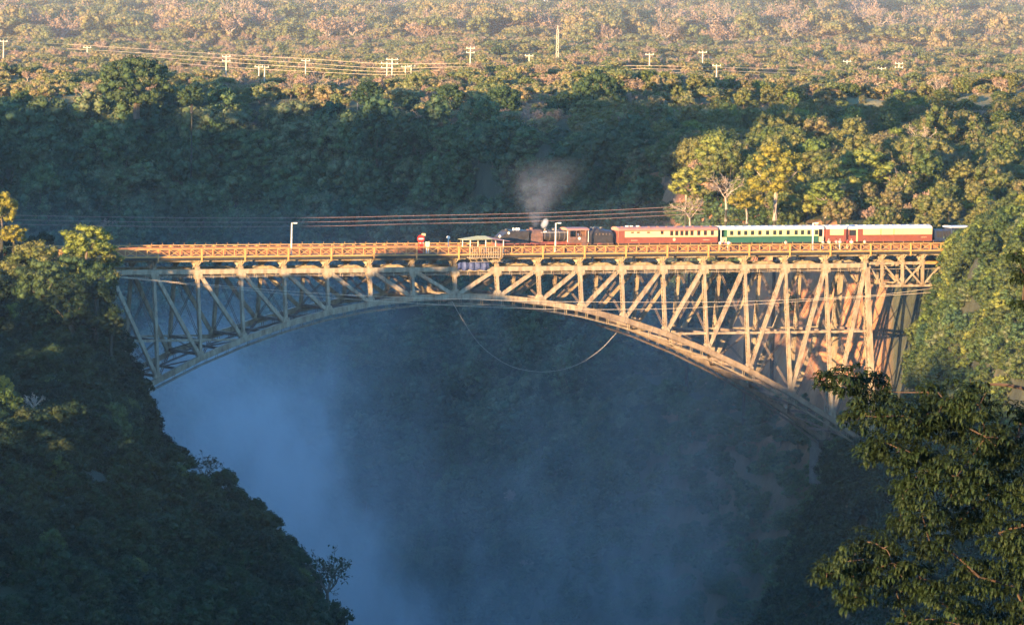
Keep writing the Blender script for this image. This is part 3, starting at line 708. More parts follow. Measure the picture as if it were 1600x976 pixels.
fa = MB(); fa.box(0, PN, -5.70, -5.625, 1.93, 2.30); fa.box(0, PN, 5.625, 5.70, 1.93, 2.30); fam = fa.mesh('edge_beam'); fam.materials.append(DARKST)
# railing bay: four small squares, crossed or single diagonals, between two rails
rp = MB(); H0, H1 = 2.36, 3.72
rp.bar((0,0,H0+.08), (PN,0,H0+.08), .10, .20, side=(0,1,0)); rp.bar((0,0,H1-.06), (PN,0,H1-.06), .14, .13, side=(0,1,0))
rp.box(-.11, .11, -.10, .10, 1.62, H1+.02)
for i in range(1, 4): rp.box(i*PN/4-.05, i*PN/4+.05, -.04, .04, H0, H1)
for i in range(4):
    x0, x1 = i*PN/4+.07, (i+1)*PN/4-.07
    rp.bar((x0,-.02,H1-.14), (x1,-.02,H0+.2), .04, .085, side=(0,1,0))
    if i % 2 == 1: rp.bar((x0,.03,H0+.2), (x1,.03,H1-.14), .04, .085, side=(0,1,0))
for i in range(4): rp.box(i*PN/4+.45, i*PN/4+.49, .02, .06, H1, H1+.32)
rpm = rp.mesh('railing_panel'); rpm.materials.append(ORANGE)
gs = MB(); gs.box(.02, PN-.02, -.012, .012, H0+.22, H1-.22)
for i in range(20): gs.box(.2+i*.37, .24+i*.37, -.03, .03, H0, H1-.2)
gsm = gs.mesh('guard_sheet'); gsm.materials.append(REDSH)
BX = [-84.0+0*PN] 
xs = [-91.44+i*PN for i in range(25)]           # bays start at the truss posts
for i, x in enumerate(xs):
    for nme, me_ in (('deck_slab', dkm), ('stringer', stm), ('edge_beam', fam)):
        o = link(nme, me_, bridge); o.location = (x, 0, 0)
    for s in (-1, 1):
        o = link('railing_panel', rpm, bridge); o.location = (x, s*5.76, 0)
        o = link('guard_sheet', gsm, bridge); o.location = (x, s*3.50, 0)
wk = MB(); wk.box(0, PN, 3.56, 5.50, 2.345, 2.66); wk.box(0, PN, -5.50, -3.56, 2.345, 2.66); wkm = wk.mesh('walkway_slab'); wkm.materials.append(DECK)
for x in xs: o = link('walkway_slab', wkm, bridge); o.location = (x, 0, 0)
railm = MB()
for y in (2.6-.53, 2.6+.53): railm.box(0, PN, y-.035, y+.035, 2.46, 2.60)
for i in range(11): railm.box(i*PN/11+.1, i*PN/11+.34, 1.5, 3.7, 2.35, 2.455)
rlm = railm.mesh('track_panel'); rlm.materials.append(STEEL_D)
for x in xs: o = link('track_panel', rlm, bridge); o.location = (x, 0, 0)
# keep the inner kerb clear of the coaches
# masonry seats at the arch feet and a trestle at the left end
CONC = paint('stained_concrete', (.12,.11,.09), (.06,.055,.05), .8, .9, bump=.3)
for sg in (-1, 1):
    mb = MB(); mb.box(sg*76.2-2.2 if sg > 0 else -79.5, 79.5 if sg > 0 else -74, -9.8, 9.4, -37, -31.0); mb.box(74.4 if sg > 0 else -77.4, 77.4 if sg > 0 else -74.4, -9.6, -7, -31, -29.6); mb.box(74.4 if sg > 0 else -77.4, 77.4 if sg > 0 else -74.4, 7, 9.6, -31, -29.6)
    mb.build('arch_seat', CONC, bridge)

# approach span on the right
ap = empty('approach_span', BR0, YAW, label='short cream truss span joining the arch to the right cliff under the orange railing', cat='bridge span')
AX = [76.9, 79.32, 83.2, 87.05, 90.9, 94.7]; ZT, ZB = .33, -3.43
for s in (-1, 1):
    y = s*4.19
    for i in range(5):
        MB().bar((AX[i], y, ZT), (AX[i+1], y, ZT), .5, .45, side=(0,1,0)).build('top_chord_segment', STEEL, ap)
        if 0 < i < 5: MB().bar((AX[i], y, ZB), (AX[i+1], y, ZB), .45, .36, side=(0,1,0)).build('bottom_chord_segment', STEEL, ap)
    for i in range(1, 5): laced((AX[i], y, 2.0), (AX[i], y, ZB), .40, .40).build('vertical_post', STEEL, ap)
    for a, b in (((AX[1], ZT), (AX[2], ZB)), ((AX[2], ZT), (AX[3], ZB)), ((AX[3], ZT), (AX[2], ZB)), ((AX[4], ZT), (AX[3], ZB)), ((AX[0], ZT-.5), (AX[1], ZB))):
        MB().bar((a[0], y, a[1]), (b[0], y+.02*(a[0] > b[0]), b[1]), .26, .24, side=(0,1,0)).build('diagonal_brace', STEEL, ap)
    MB().bar((AX[0], y+s*.3, -.62), (AX[5], y+s*.3, -.62), .3, .08).build('chord_inspection_walk', STEEL, ap)
for x in AX[1:]:
    o = link('cross_girder', gm, ap); o.location = (x, 0, .1); o.scale = (1, .98, .95)
MB().bar((AX[3]+.3, -4.42, ZT+.05), (AX[5]+.3, -4.42, ZT+.05), .06, .42, side=(0,1,0)).build('orange_cover_plate', ORANGE, ap)
for i in range(1, 5): MB().bar((AX[i], -4.19, ZB), (AX[i], 4.19, ZB), .2, .3).build('cross_strut', STEEL_D, ap)

# ------------------------------------------------------------------ train
TR = 2.6; RZ = 2.60
BLACK = paint('sooty_black_paint', (.060,.052,.050), (.028,.025,.026), 1.4, .45)
RUSTY = paint('rusty_smokebox', (.22,.11,.08), (.10,.06,.05), 1.6, .7)
RED = paint('dull_red_footplate', (.34,.09,.06), (.18,.06,.05), 1.5, .6)
BROWN = paint('reddish_brown_coach_paint', (.27,.08,.05), (.21,.065,.045), .7, .4)
CREAM = paint('cream_coach_paint', (.80,.62,.30), (.72,.54,.26), .7, .4)
GREEN = paint('green_coach_paint', (.035,.13,.09), (.03,.10,.07), .7, .4)
ROOFW = paint('white_coach_roof', (.78,.74,.68), (.60,.56,.50), .8, .5)
ROOFP = paint('dusty_pink_roof', (.46,.22,.17), (.34,.17,.13), .8, .6)
WHEEL = paint('dark_wheel_iron', (.05,.045,.04), (.03,.03,.03), 3, .6)
GLASS, n, p, o = newmat('dark_window_glass'); p.inputs['Base Color'].default_value = (.03,.035,.04,1); p.inputs['Roughness'].default_value = .15
WHITE = paint('white_paint', (.80,.78,.74), (.66,.63,.58), 2, .5)
GOLD = paint('pale_lettering', (.75,.60,.35), (.6,.5,.3), 4, .5)
def wheel(r_, w_=.13):
    mb = MB(); mb.tube([(0,-w_/2,0),(0,w_/2,0)], r_, 14); mb.tube([(0,-w_/2-.02,0),(0,-w_/2+.05,0)], r_+.035, 14); mb.tube([(0,-w_/2-.05,0),(0,w_/2+.05,0)], r_*.25, 8)
    me = mb.mesh('wheel'); me.materials.append(WHEEL); return me
WH = wheel(.46); WB = wheel(.70)
def put(me, name, parent, x, y, z):
    o = link(name, me, parent); o.location = (x, y, z); return o
def bogie(parent, x, wh=WH, n_=2, sp=2.1, r_=.46):
    mb = MB(); L_ = sp*(n_-1)+1.3
    for s in (-1, 1): mb.box(-L_/2, L_/2, s*.98-.06, s*.98+.06, .38, .72)
    mb.box(-.2, .2, -.95, .95, .45, .8)
    b = mb.build('bogie', WHEEL, parent, (x, 0, 0))
    for i in range(n_):
        for s in (-1, 1): put(wh, 'wheel', b, -sp*(n_-1)/2+i*sp, s*.75, r_)
def vehicle(name, x0, label, cat, y=TR): 
    p_ = l2w((x0, y, RZ)); return empty(name, p_, YAW, label=label, cat=cat)
def roofprof(w_, z0, rise, n_=10): return [(w_*math.cos(PI*i/n_), z0+rise*math.sin(PI*i/n_)**.8) for i in range(n_+1)]
def coach(label, xa, xb, lower, band, roofm, wins, H=3.72, doors=(), belt=.0, group=None, vest=None, ends=None):
    L_ = xb-xa; t = vehicle('railway_coach', (xa+xb)/2, label, 'coach'); h = L_/2; W = 1.42
    v0, v1 = (vest or (0, 0))
    MB().box(-h+v0, h-v1, -W, W, 1.02, 1.98+belt).build('lower_body', lower, t)
    MB().box(-h+v0, h-v1, -W+.004, W-.004, 1.984+belt, 3.12).build('upper_body', band, t)
    MB().box(-h+.1, h-.1, -W+.1, W-.1, .82, 1.016).build('underframe', WHEEL, t)
    r_ = MB().prism(roofprof(W+.08, 3.124, H-3.12), 'x', -h+.02, h-.02).build('roof', roofm, t)
    mb = MB(); mb.prism(roofprof(W+.13, 3.10, .08), 'x', -h, h); 
    k = int(L_/1.55)
    for i in range(k):
        x = -h+1+i*(L_-2)/(k-1); v = MB(); v.tube([(x,-.75,H-.30),(x,-.75,H-.02)], .10, 6); v.box(x-.16, x+.16, -.9, -.6, H-.04, H+.03); v.build('vent', roofm, r_)
    for s in (-1, 1):
        MB().box(-h+v0+.02, h-v1-.02, s*(W+.012)-.012, s*(W+.012)+.012, 1.955+belt, 2.015+belt).build('moulding', ends or lower, t)
        for (x, ww, z0, z1) in wins:
            f = MB(); xx = x; y_ = s*(W+.014)
            for a, b, c, d in ((xx-ww/2-.05, xx-ww/2, z0-.05, z1+.05), (xx+ww/2, xx+ww/2+.05, z0-.05, z1+.05), (xx-ww/2, xx+ww/2, z0-.05, z0), (xx-ww/2, xx+ww/2, z1, z1+.05)): f.box(a, b, y_-.02, y_+.02, c, d)
            fo = f.build('window', ends or lower, t); MB().box(xx-ww/2, xx+ww/2, y_-.016, y_+.004, z0, z1).build('pane', GLASS, fo)
    for sx in (-1, 1):
        bogie(t, sx*(h-3.0)); b = MB(); b.box(sx*(h+.05)-.22, sx*(h+.05)+.22, -.5, .5, .95, 1.15)
        for s in (-1, 1): b.tube([(sx*h, s*.85, 1.05), (sx*(h+.32), s*.85, 1.05)], .16, 8)
        b.build('coupling', WHEEL, t)
        e = MB(); vv = v0 if sx < 0 else v1
        e.box(sx*(h-vv)-.02, sx*(h-vv)+.02, -W+.02, W-.02, 1.03, 3.11)
        e.build('end_wall', ends or lower, t)
        if vv:
            pl = MB(); pl.box(min(sx*h, sx*(h-vv)), max(sx*h, sx*(h-vv)), -W, W, .9, 1.02)
            pl.build('platform', WHEEL, t)
            for s in (-1, 1):
                pp = MB(); pp.box(sx*(h-.12)-.05, sx*(h-.12)+.05, s*(W-.08)-.05, s*(W-.08)+.05, 1.02, 3.1); pp.build('corner_post', WHITE, t)
                MB().box(min(sx*(h-.1), sx*(h-vv+.1)), max(sx*(h-.1), sx*(h-vv+.1)), s*(W-.06)-.02, s*(W-.06)+.02, 1.02, 1.9).build('platform_rail', band, t)
    return t, h, W
# windows: photo x of each opening -> coach axis
def cx(px, xa, xb, py=365): return bl(px, py, TR-1.42).x-(xa+xb)/2
B1a, B1b = bl(966.5, 365, TR-1.42).x, bl(1121.5, 365, TR-1.42).x
w1 = [(cx(950+q/8, B1a, B1b), .50, 2.30, 2.98) for q in (795, 858, 922, 982, 1048, 1133, 1215, 1302)]+[(cx(950+675/8, B1a, B1b), .45, 2.52, 2.98)]+[(cx(950+q/8, B1a, B1b), .45, 2.72, 2.86) for q in (305, 378, 505)]
t, h, W = coach('reddish brown and cream railway coach coupled next to the steam engine', B1a, B1b, BROWN, CREAM, ROOFP, w1, ends=BROWN)
for s in (-1, 1):
    MB().box(-h+.0, -h+1.15, s*(W+.01)-.008, s*(W+.01)+.008, 1.03, 3.1).build('corner_panel', BROWN, t)
    e = MB(); x = cx(950+828/8, B1a, B1b); e.tube([(x, s*(W+.012), 1.62), (x, s*(W+.03), 1.62)], .26, 14); e.build('crest', GOLD, t)
    MB().box(-h, h, s*(W+.02)-.02, s*(W+.02)+.02, 3.0, 3.1).build('cantrail', BROWN, t)
    for q in (330, 1230):
        x = cx(950+q/8, B1a, B1b); l_ = MB()
        for j in range(9): l_.box(x-.6+j*.135, x-.51+j*.135, s*(W+.008)-.006, s*(W+.008)+.006, 1.46, 1.54)
        l_.build('lettering', GOLD, t)
for q in (275, 330, 410):
    x = cx(950+q/8, B1a, B1b); MB().box(x-.2, x+.2, -.5, -.1, 3.68, 3.86).build('roof_fitting', WHITE, t)
B2a, B2b = bl(1126, 365, TR-1.42).x, bl(1287.5, 365, TR-1.42).x
w2 = [(cx(1110+q/8, B2a, B2b), .52, 2.28, 2.92) for q in (265, 357, 440, 525, 617, 713, 803, 875, 970, 1070, 1150, 1230, 1325)]
t, h, W = coach('green and cream railway coach with white roof between the two red-brown coaches', B2a, B2b, GREEN, CREAM, ROOFW, w2, vest=(1.25, 1.0), ends=GREEN)
for i in range(13):
    x = cx(1110+(240+i*90)/8, B2a, B2b); MB().box(x-.2, x+.2, -1.12, -1.02, 3.50, 3.58).build('roof_grille', WHEEL, t)
B3a, B3b = bl(1292, 365, TR-1.42).x, bl(1456.5, 365, TR-1.42).x
t, h, W = coach('red and cream coach with white roof and an open door, rearmost of the train', B3a, B3b, BROWN, CREAM, ROOFW, [], belt=.12, ends=BROWN)
def c3(q): return cx(1280+q/6.667, B3a, B3b)
for s in (-1, 1):
    for a, b in ((75, 110), (255, 300), (400, 455)): MB().box(c3(a), c3(b), s*(W+.012)-.010, s*(W+.012)+.010, 1.03, 3.1).build('side_panel', BROWN, t)
    d_ = MB().box(c3(303), c3(385), s*(W+.016)-.010, s*(W+.016)+.010, 1.1, 2.98).build('door', BROWN, t); MB().box(c3(315), c3(382), s*(W+.03)-.010, s*(W+.03)+.004, 2.05, 2.9).build('pane', GLASS, d_)
    MB().box(c3(386), c3(400), s*(W+.024)-.014, s*(W+.024)+.014, 1.03, 3.1).build('door_post', CREAM, t)
    for q in (642, 778): MB().box(c3(q)-.06, c3(q)+.06, s*(W+.012)-.010, s*(W+.012)+.010, 1.03, 3.1).build('side_rib', BROWN, t)
    l_ = MB(); 
    for j in range(8): l_.box(c3(1060)+j*.14, c3(1060)+j*.14+.09, s*(W+.006)-.005, s*(W+.006)+.008, 1.62, 1.70)
    l_.build('lettering', GOLD, t)

# steam engine: front tank, boiler unit, cab, rear bunker
Yf = TR-1.35
def ex(px, py=365): return bl(px, py, Yf).x
E0 = ex(781); loco = vehicle('steam_locomotive', (ex(781)+ex(958))/2, 'black articulated steam locomotive with rusty smokebox leading the train', 'locomotive'); EC = (ex(781)+ex(958))/2
def lx(px): return ex(px)-EC
def rbox(mb, x0, x1, w_, z0, z1, r_=.25, m=0):
    pr = [(-w_,z0),(w_,z0),(w_,z1-r_),(w_-r_*.3,z1-r_*.3),(w_-r_,z1),(-w_+r_,z1),(-w_+r_*.3,z1-r_*.3),(-w_,z1-r_)]
    return mb.prism(pr, 'x', x0, x1, m)
a, b = lx(781), lx(827)
mb = MB(); rbox(mb, a+1.6, b, 1.35, 1.15, 3.25); 
mb.add([(a+1.6,-1.35,1.15),(a+1.6,1.35,1.15),(a+1.6,1.35,3.1),(a+1.6,-1.35,3.1),(a+.3,-1.2,1.15),(a+.3,1.2,1.15),(a+.3,1.2,2.2),(a+.3,-1.2,2.2)], [(0,1,2,3),(4,7,6,5),(0,4,5,1),(1,5,6,2),(2,6,7,3),(3,7,4,0)])
ft = mb.build('front_tank', BLACK, loco)
MB().tube([(a+1.9,0,3.2),(a+1.9,0,3.45)], .3, 10).build('filler_cap', BLACK, ft)
for x in (lx(807), lx(812), lx(815)): MB().tube([(x,-.3,3.2),(x,-.3,3.62)], .20, 8).build('tank_hatch', WHITE, ft)
MB().tube([(a+.15,-.9,2.3),(a+.35,-.9,2.3)], .22, 12).build('headlight', WHITE, ft); MB().tube([(a+1.5,-1.3,2.75),(a+1.75,-1.38,2.9)], .2, 10).build('marker_lamp', WHITE, ft)
MB().box(a, b+.3, -1.42, 1.42, 1.0, 1.14).build('running_board', RED, loco)
MB().box(a-.15, a+.1, -1.35, 1.35, .6, 1.14).build('buffer_beam', RED, loco)
for j in range(20):
    pass
bogie(loco, a+1.6, WH, 2, 1.4); 
def drive(x0, n_, sp=1.42):
    f = MB(); f.box(x0-.8, x0+sp*(n_-1)+.8, -.62, .62, .55, .98); d_ = f.build('engine_frame', WHEEL, loco)
    for i in range(n_):
        for s in (-1, 1): put(WB, 'driving_wheel', d_, x0+i*sp, s*.75, .70)
    for s in (-1, 1):
        MB().box(x0, x0+sp*(n_-1), s*.95-.04, s*.95+.04, .52, .64).build('coupling_rod', STEEL_D, d_)
        MB().tube([(x0-1.9, s*1.05, .85), (x0-.95, s*1.05, .85)], .36, 12).build('cylinder', RUSTY, d_)
drive(lx(797), 3); 
a, b = lx(830), lx(887)
MB().box(a-.4, lx(922), -1.15, 1.15, .95, 1.25).build('boiler_cradle', RED, loco)
MB().tube([(a,0,2.35),(lx(850),0,2.35)], 1.05, 20).build('smokebox', RUSTY, loco, smooth=False)
MB().box(a, lx(850), -1.03, 1.03, 1.26, 2.0).build('smokebox_saddle', RUSTY, loco)
c = MB(); c.tube([(lx(836),0,3.3),(lx(836),0,3.62),(lx(836),0,3.7)], [.34,.30,.38], 14); c.build('chimney', RUSTY, loco)
MB().tube([(lx(850)+.02,0,2.32),(lx(890),0,2.32)], .93, 20).build('boiler', BLACK, loco)
for q in (853, 861, 876, 884): MB().tube([(lx(q),0,2.32),(lx(q)+.10,0,2.32)], .955, 20).build('boiler_band', STEEL_D, loco)
for q, rr, hh in ((858,.36,.42),(871,.40,.38)): MB().tube([(lx(q),0,3.1),(lx(q),0,3.2+hh*.6),(lx(q),0,3.25+hh)], [rr,rr*.9,rr*.4], 12).build('dome', BLACK, loco)
MB().tube([(lx(852),-.85,2.95),(lx(856),-.85,2.98)], .14, 8).build('sand_pipe', WHITE, loco)
MB().box(lx(848), lx(890), -1.3, -1.0, 1.3, 1.4).build('walkway', RED, loco)
for s in (-1,): MB().tube([(lx(846), s*1.12, 2.9), (lx(890), s*1.12, 2.9)], .03, 5).build('handrail', WHITE, loco)
a, b = lx(889), lx(917); cab = MB()
cab.box(a, a+.08, -1.38, 1.38, 1.2, 3.2); cab.box(b-.08, b, -1.38, 1.38, 1.2, 3.2)
for s in (-1, 1):
    cab.box(a+.08, b-.08, s*1.38-.03, s*1.38+.03, 1.2, 2.15)
    for x in (a+.1, (a+b)/2-.35, (a+b)/2+.35, b-.2): cab.box(x, x+.12, s*1.38-.032, s*1.38+.032, 2.152, 3.2)
cab.box(a, b, -1.35, 1.35, 1.14, 1.197)
cb = cab.build('cab', RUSTY, loco); MB().prism(roofprof(1.55, 3.2, .48), 'x', a-.35, b+.35).build('cab_roof', ROOFP, cb)
MB().tube([((a+b)/2+.25,-1.44,1.9),((a+b)/2+.25,-1.40,1.9)], .24, 14).build('cab_plate', WHITE, cb)
for x in (a-.2, b+.3): MB().tube([(x,-1.3,1.3),(x,-1.3,3.1)], .05, 6).build('grab_rail', WHITE, cb)
a, b = lx(921), lx(958)
def bunk(z1): return [(-1.35,1.1),(1.35,1.1),(1.35,z1-.7),(1.0,z1-.25),(.3,z1),(-.3,z1),(-1.0,z1-.25),(-1.35,z1-.7)]
mb = MB(); zs_ = [3.0,3.5,3.72,3.5,3.28,3.2]; 
for i in range(5):
    x0, x1 = a+(b-a)*i/5, a+(b-a)*(i+1)/5; p0, p1 = bunk(zs_[i]), bunk(zs_[i+1])
    mb.add([(x0,y,z) for y, z in p0]+[(x1,y,z) for y, z in p1], [(j, (j+1) % 8, (j+1) % 8+8, j+8) for j in range(8)]+([tuple(range(8))] if i == 0 else [])+([tuple(range(15,7,-1))] if i == 4 else []))
bk = mb.build('rear_bunker', BLACK, loco)
for j in range(5): MB().box(lx(931)+j*.62, lx(931)+j*.62+.16, -1.375, -1.352, 2.42, 2.72).build('lettering', STEEL_D, bk)
MB().box(a-.3, b+.1, -1.42, 1.42, .96, 1.09).build('running_board', RUSTY, loco); MB().box(lx(934), lx(940), -1.46, -1.425, .9, 1.12).build('number_plate', RED, loco)
drive(lx(925), 3); bogie(loco, lx(953), WH, 2, 1.4)
coal = MB(); r_ = np.random.default_rng(5)
for j in range(40):
    x = a+1.0+r_.uniform(0, b-a-2.2); y = r_.uniform(-.5,.5); coal.tube([(x,y,3.35),(x,y,3.55+r_.uniform(0,.15))], .14, 5)
coal.build('coal', BLACK, bk)
# diesel at the tail
D0, D1 = ex(1459), ex(1492)
die = vehicle('diesel_locomotive', (D0+D1)/2+2.5, 'dark blue diesel locomotive with white cab roof half hidden behind the right cliff bushes', 'locomotive')
BLUE = paint('dark_blue_loco_paint', (.035,.05,.10), (.02,.03,.06), 1, .45); ORR = paint('orange_cab_paint', (.65,.25,.08), (.5,.2,.07), 1, .5)
oD = (D0+D1)/2+2.5; q0 = D0-oD; q1 = ex(1487)-oD
mb = MB(); rbox(mb, q0+.4, q1, 1.0, 1.2, 2.9); mb.box(q0, 5.5, -1.4, 1.4, .95, 1.2); mb.build('hood', BLUE, die)
mb = MB(); rbox(mb, q1+.02, q1+3.2, 1.42, 1.21, 3.2, .2); cbd = mb.build('cab', BLUE, die); MB().prism(roofprof(1.5, 3.21, .3), 'x', q1-.2, q1+3.4).build('cab_roof', WHITE, cbd)
for x in (q1+.5, q1+1.8): MB().box(x, x+.8, -1.45, -1.425, 2.2, 2.9).build('cab_window', GLASS, cbd)
bogie(die, q0+2); bogie(die, q0+6)
for i in range(5): MB().box(q0+.8+i*.55, q0+1.2+i*.55, -1.03, -1.005, 1.6, 2.6).build('vent_grille', WHEEL, die)

# ------------------------------------------------------------------ fittings on the deck
def lamp(px, label):
    x = bl(px, 385, -5.45).x; zt = bl(px, 347.5, -5.45).z-.1
    t = empty('deck_lamp', l2w((x, -5.30, 2.34)), YAW, label=label, cat='lamp post', group='lamp posts on the deck'); h_ = zt-2.34
    MB().tube([(0,0,0),(0,0,h_)], [.13,.09], 8).build('pole', WHITE, t); MB().box(-.16,.16,-.16,.16,0,.25).build('base', WHITE, t)
    MB().bar((0,0,h_-.05),(.55,-.1,h_+.02),.07,.07).build('arm', WHITE, t); MB().prism([(-.16,-.1),(.16,-.1),(.12,.08),(-.12,.08)], 'x', .35, .85).build('lamp_head', WHITE, t).location = (0, -.1, h_)
lamp(456, 'slim white lamp post standing alone on the left half of the deck')
lamp(868.5, 'white lamp post standing in front of the steam engine boiler')
lamp(1270.5, 'white lamp post standing in front of the rear of the green coach')
SRED = paint('sign_red', (.62,.03,.02), (.5,.03,.02), 2, .5)
def sp_(px, py, Y, zf=2.34): v = bl(px, py, Y); return l2w((v.x, Y, zf)), v
p_, v = sp_(657, 373, -4.6)
t = empty('no_entry_sign', p_, YAW, label='round red no-entry sign with white bar on a red board by the railing', cat='sign')
hh = v.z-2.34
MB().box(-.10,.10,-.05,.05,0,hh).build('post', WHITE, t); MB().tube([(0,-.10,hh),(0,-.16,hh)], .62, 24).build('disc', SRED, t); MB().box(-.42,.42,-.19,-.163,hh-.11,hh+.11).build('white_bar', WHITE, t)
MB().box(-.45,.45,-.13,-.07,.1,hh-.75).build('lower_board', SRED, t); 
p_, v = sp_(661.5, 366.5, -4.4)
t = empty('cream_sign_plate', p_, YAW, label='small cream rectangular plate on a thin pole just above the no-entry sign', cat='sign')
MB().tube([(0,0,0),(0,0,v.z-2.34-.2)], .05, 6).build('pole', WHITE, t); MB().box(-.33,.33,-.08,-.03,v.z-2.34-.22,v.z-2.34+.2).build('plate', CREAM, t)
p_, v = sp_(668, 381, -4.8)
t = empty('equipment_box', p_, YAW, label='pale green small box on a stand right of the no-entry sign', cat='box')
PG = paint('pale_green_box', (.45,.55,.45), (.3,.4,.3), 3, .6)
MB().box(-.2,.2,-.15,.15,0,v.z-2.34-.35).build('stand', WHITE, t); MB().box(-.28,.28,-.22,.22,v.z-2.34-.348,v.z-2.34+.35).build('body', PG, t)
p_, v = sp_(700.5, 371, 0)
t = empty('signal_post', p_, YAW, label='short white post with a round lamp head left of the jump platform roof', cat='lamp')
MB().tube([(0,0,0),(0,0,v.z-2.34-.25)], .07, 6).build('post', WHITE, t); MB().tube([(0,-.14,v.z-2.34),(0,.14,v.z-2.34)], .26, 12).build('lamp_head', WHITE, t)

# bungee platform, its shade roof and the tarpaulin below
xl, xr2 = bl(733, 395, -6.6).x, bl(784, 395, -6.6).x
pf = empty('jump_platform', l2w(((xl+xr2)/2, -6.2, 1.9)), YAW, label='cream barred bungee platform hung outside the railing at mid-span', cat='platform')
hw = (xr2-xl)/2
MB().box(-hw, hw, -.75, .40, 0, .14).build('floor', STEEL, pf)
for z in (.95, 1.78): MB().bar((-hw,-.72,z),(hw,-.72,z),.06,.06).build('rail', STEEL, pf)
for i in range(15):
    x = -hw+i*2*hw/14; MB().box(x-.045, x+.045, -.76, -.68, .141, 1.78).build('bar', STEEL, pf)
for i in range(6):
    x = -hw+.3+i*(2*hw-.6)/5; MB().bar((x,.2,-.02),(x,-.7,-.55),.07,.07).build('bracket', STEEL, pf)
MB().bar((-hw,-.7,-.55),(hw,-.7,-.55),.08,.08).build('lower_rail', STEEL, pf)
xa, xb = bl(721, 374, -3.2).x, bl(790, 376, -3.2).x
cn = empty('shade_canopy', l2w(((xa+xb)/2, -3.4, 2.34)), YAW, label='low pale green pitched canopy sheltering the bungee platform', cat='canopy'); hw = (xb-xa)/2
OLIVE = paint('pale_olive_canvas', (.50,.48,.26), (.38,.37,.2), 1.2, .7)
z0 = bl(735, 374.5, -4.5).z-2.34; z1 = z0+.55
rf = MB().add([(-hw,-1.5,z0),(hw*.2,-1.5,z0+.1),(hw*.05,0,z1),(-hw*.35,0,z1),(-hw,1.5,z0),(hw*.2,1.5,z0+.1),(-hw,-1.5,z0-.05),(hw*.2,-1.5,z0+.05),(-hw,1.5,z0-.05),(hw*.2,1.5,z0+.05)],
     [(0,1,2,3),(3,2,5,4),(0,3,4),(6,8,9,7),(0,6,7,1),(4,5,9,8),(0,4,8,6)]).build('roof', OLIVE, cn)
MB().add([(hw*.2,-1.5,z0+.1),(hw,-1.4,z0-.25),(hw,1.4,z0-.25),(hw*.05,0,z1),(hw*.2,1.5,z0+.1),(hw,-1.4,z0-.31),(hw,1.4,z0-.31),(hw*.2,-1.5,z0+.04),(hw*.2,1.5,z0+.04)], [(0,1,2,4,3),(7,8,6,5),(0,7,5,1),(1,5,6,2),(2,6,8,4)]).build('side_roof', ROOFP, cn)
for x in (-hw*.8, -hw*.1, hw*.7):
    for y in (-1.35, 1.35): MB().box(x-.05,x+.05,y-.05,y+.05,0,z0-.06).build('post', WHITE, cn)
TARP = paint('blue_tarpaulin', (.09,.115,.26), (.05,.065,.16), 2.2, .6, bump=.4)
v0, v1 = bl(715, 416, -4.9), bl(764, 416, -4.9)
mb = MB(); N_ = 16; rr = np.random.default_rng(3); vs = []; fs = []
for i in range(N_+1):
    for j in range(6):
        t_ = j/5; x = v0.x+(v1.x-v0.x)*i/N_+(.25 if j == 0 else 0)*(1 if i < 3 else 0); z = 1.15-1.25*t_+.12*math.sin(i*1.3)*t_+rr.uniform(-.05,.05)
        vs.append((x, -4.80-.25*math.sin(t_*PI)-.10*math.sin(i*1.9), z))
for i in range(N_):
    for j in range(5): fs.append((i*6+j, (i+1)*6+j, (i+1)*6+j+1, i*6+j+1))
vs2 = [(x, y+.05, z) for x, y, z in vs]; b_ = len(vs); mb.add(vs+vs2, fs+[tuple(q+b_ for q in reversed(f)) for f in fs])
tp = mb.build('tarpaulin', TARP); tp.location = BR0; tp.rotation_euler = (0,0,YAW); tag(tp, 'blue tarpaulin bundle tied to the top chord under the bungee platform', 'tarpaulin')
# rope
ROPE = paint('pale_rope', (.55,.50,.42), (.4,.36,.3), 3, .8); WIRE = paint('reddish_wire', (.34,.20,.15), (.25,.15,.12), 1, .6); CAB = paint('pale_cable', (.72,.58,.42), (.6,.48,.35), 1, .6)
def spline(pts, n_=10):
    out = []; P_ = [pts[0]*2-pts[1]]+pts+[pts[-1]*2-pts[-2]]
    for i in range(1, len(P_)-2):
        for j in range(n_):
            t_ = j/n_; a, b, c, d = P_[i-1:i+3]
            out.append(.5*((2*b)+(c-a)*t_+(2*a-5*b+4*c-d)*t_*t_+(3*b-a-3*c+d)*t_**3))
    return out+[pts[-1]]
def cable(name, pts2, Yl, rad, mat_, label, cat, group=None):
    pts = [Vector(l2w(bl(x, y, Yl))) for x, y in pts2]
    o = MB().tube(spline(pts), rad, 5).build(name, mat_); return tag(o, label, cat, group)
cable('bungee_rope', [(706,470),(722,498),(750,538),(790,568),(830,579.5),(868,579),(905,568),(938,546),(963,520)], -6.0, .032, ROPE, 'pale bungee rope hanging in a deep loop below the crown of the arch', 'rope')
cable('zip_line_cable', [(150,428),(269,440),(530,460),(780,469),(930,471.5),(1150,471),(1362,461),(1480,447),(1640,427)], -9.5, .03, CAB, 'upper of two pale slack cables crossing in front of the truss', 'cable', 'zip line cables')
cable('zip_line_cable', [(150,430),(274,442),(530,466),(800,481),(1000,483),(1150,477),(1362,463),(1480,455),(1640,442)], -9.0, .03, CAB, 'lower of two pale slack cables crossing in front of the truss', 'cable', 'zip line cables')
for i, nm_ in enumerate(('topmost', 'middle', 'lowest')):
    y = i*7.0
    cable('power_wire', [(-60,331+y),(10,336+y),(260,340+y),(500,340+y*.95),(650,337+y*.9),(870,332+y*.9),(1100,321+y*.9)], 60, .042, WIRE, f'{nm_} of three thin reddish wires sagging across the gorge behind the deck', 'wire', 'wires behind the deck')

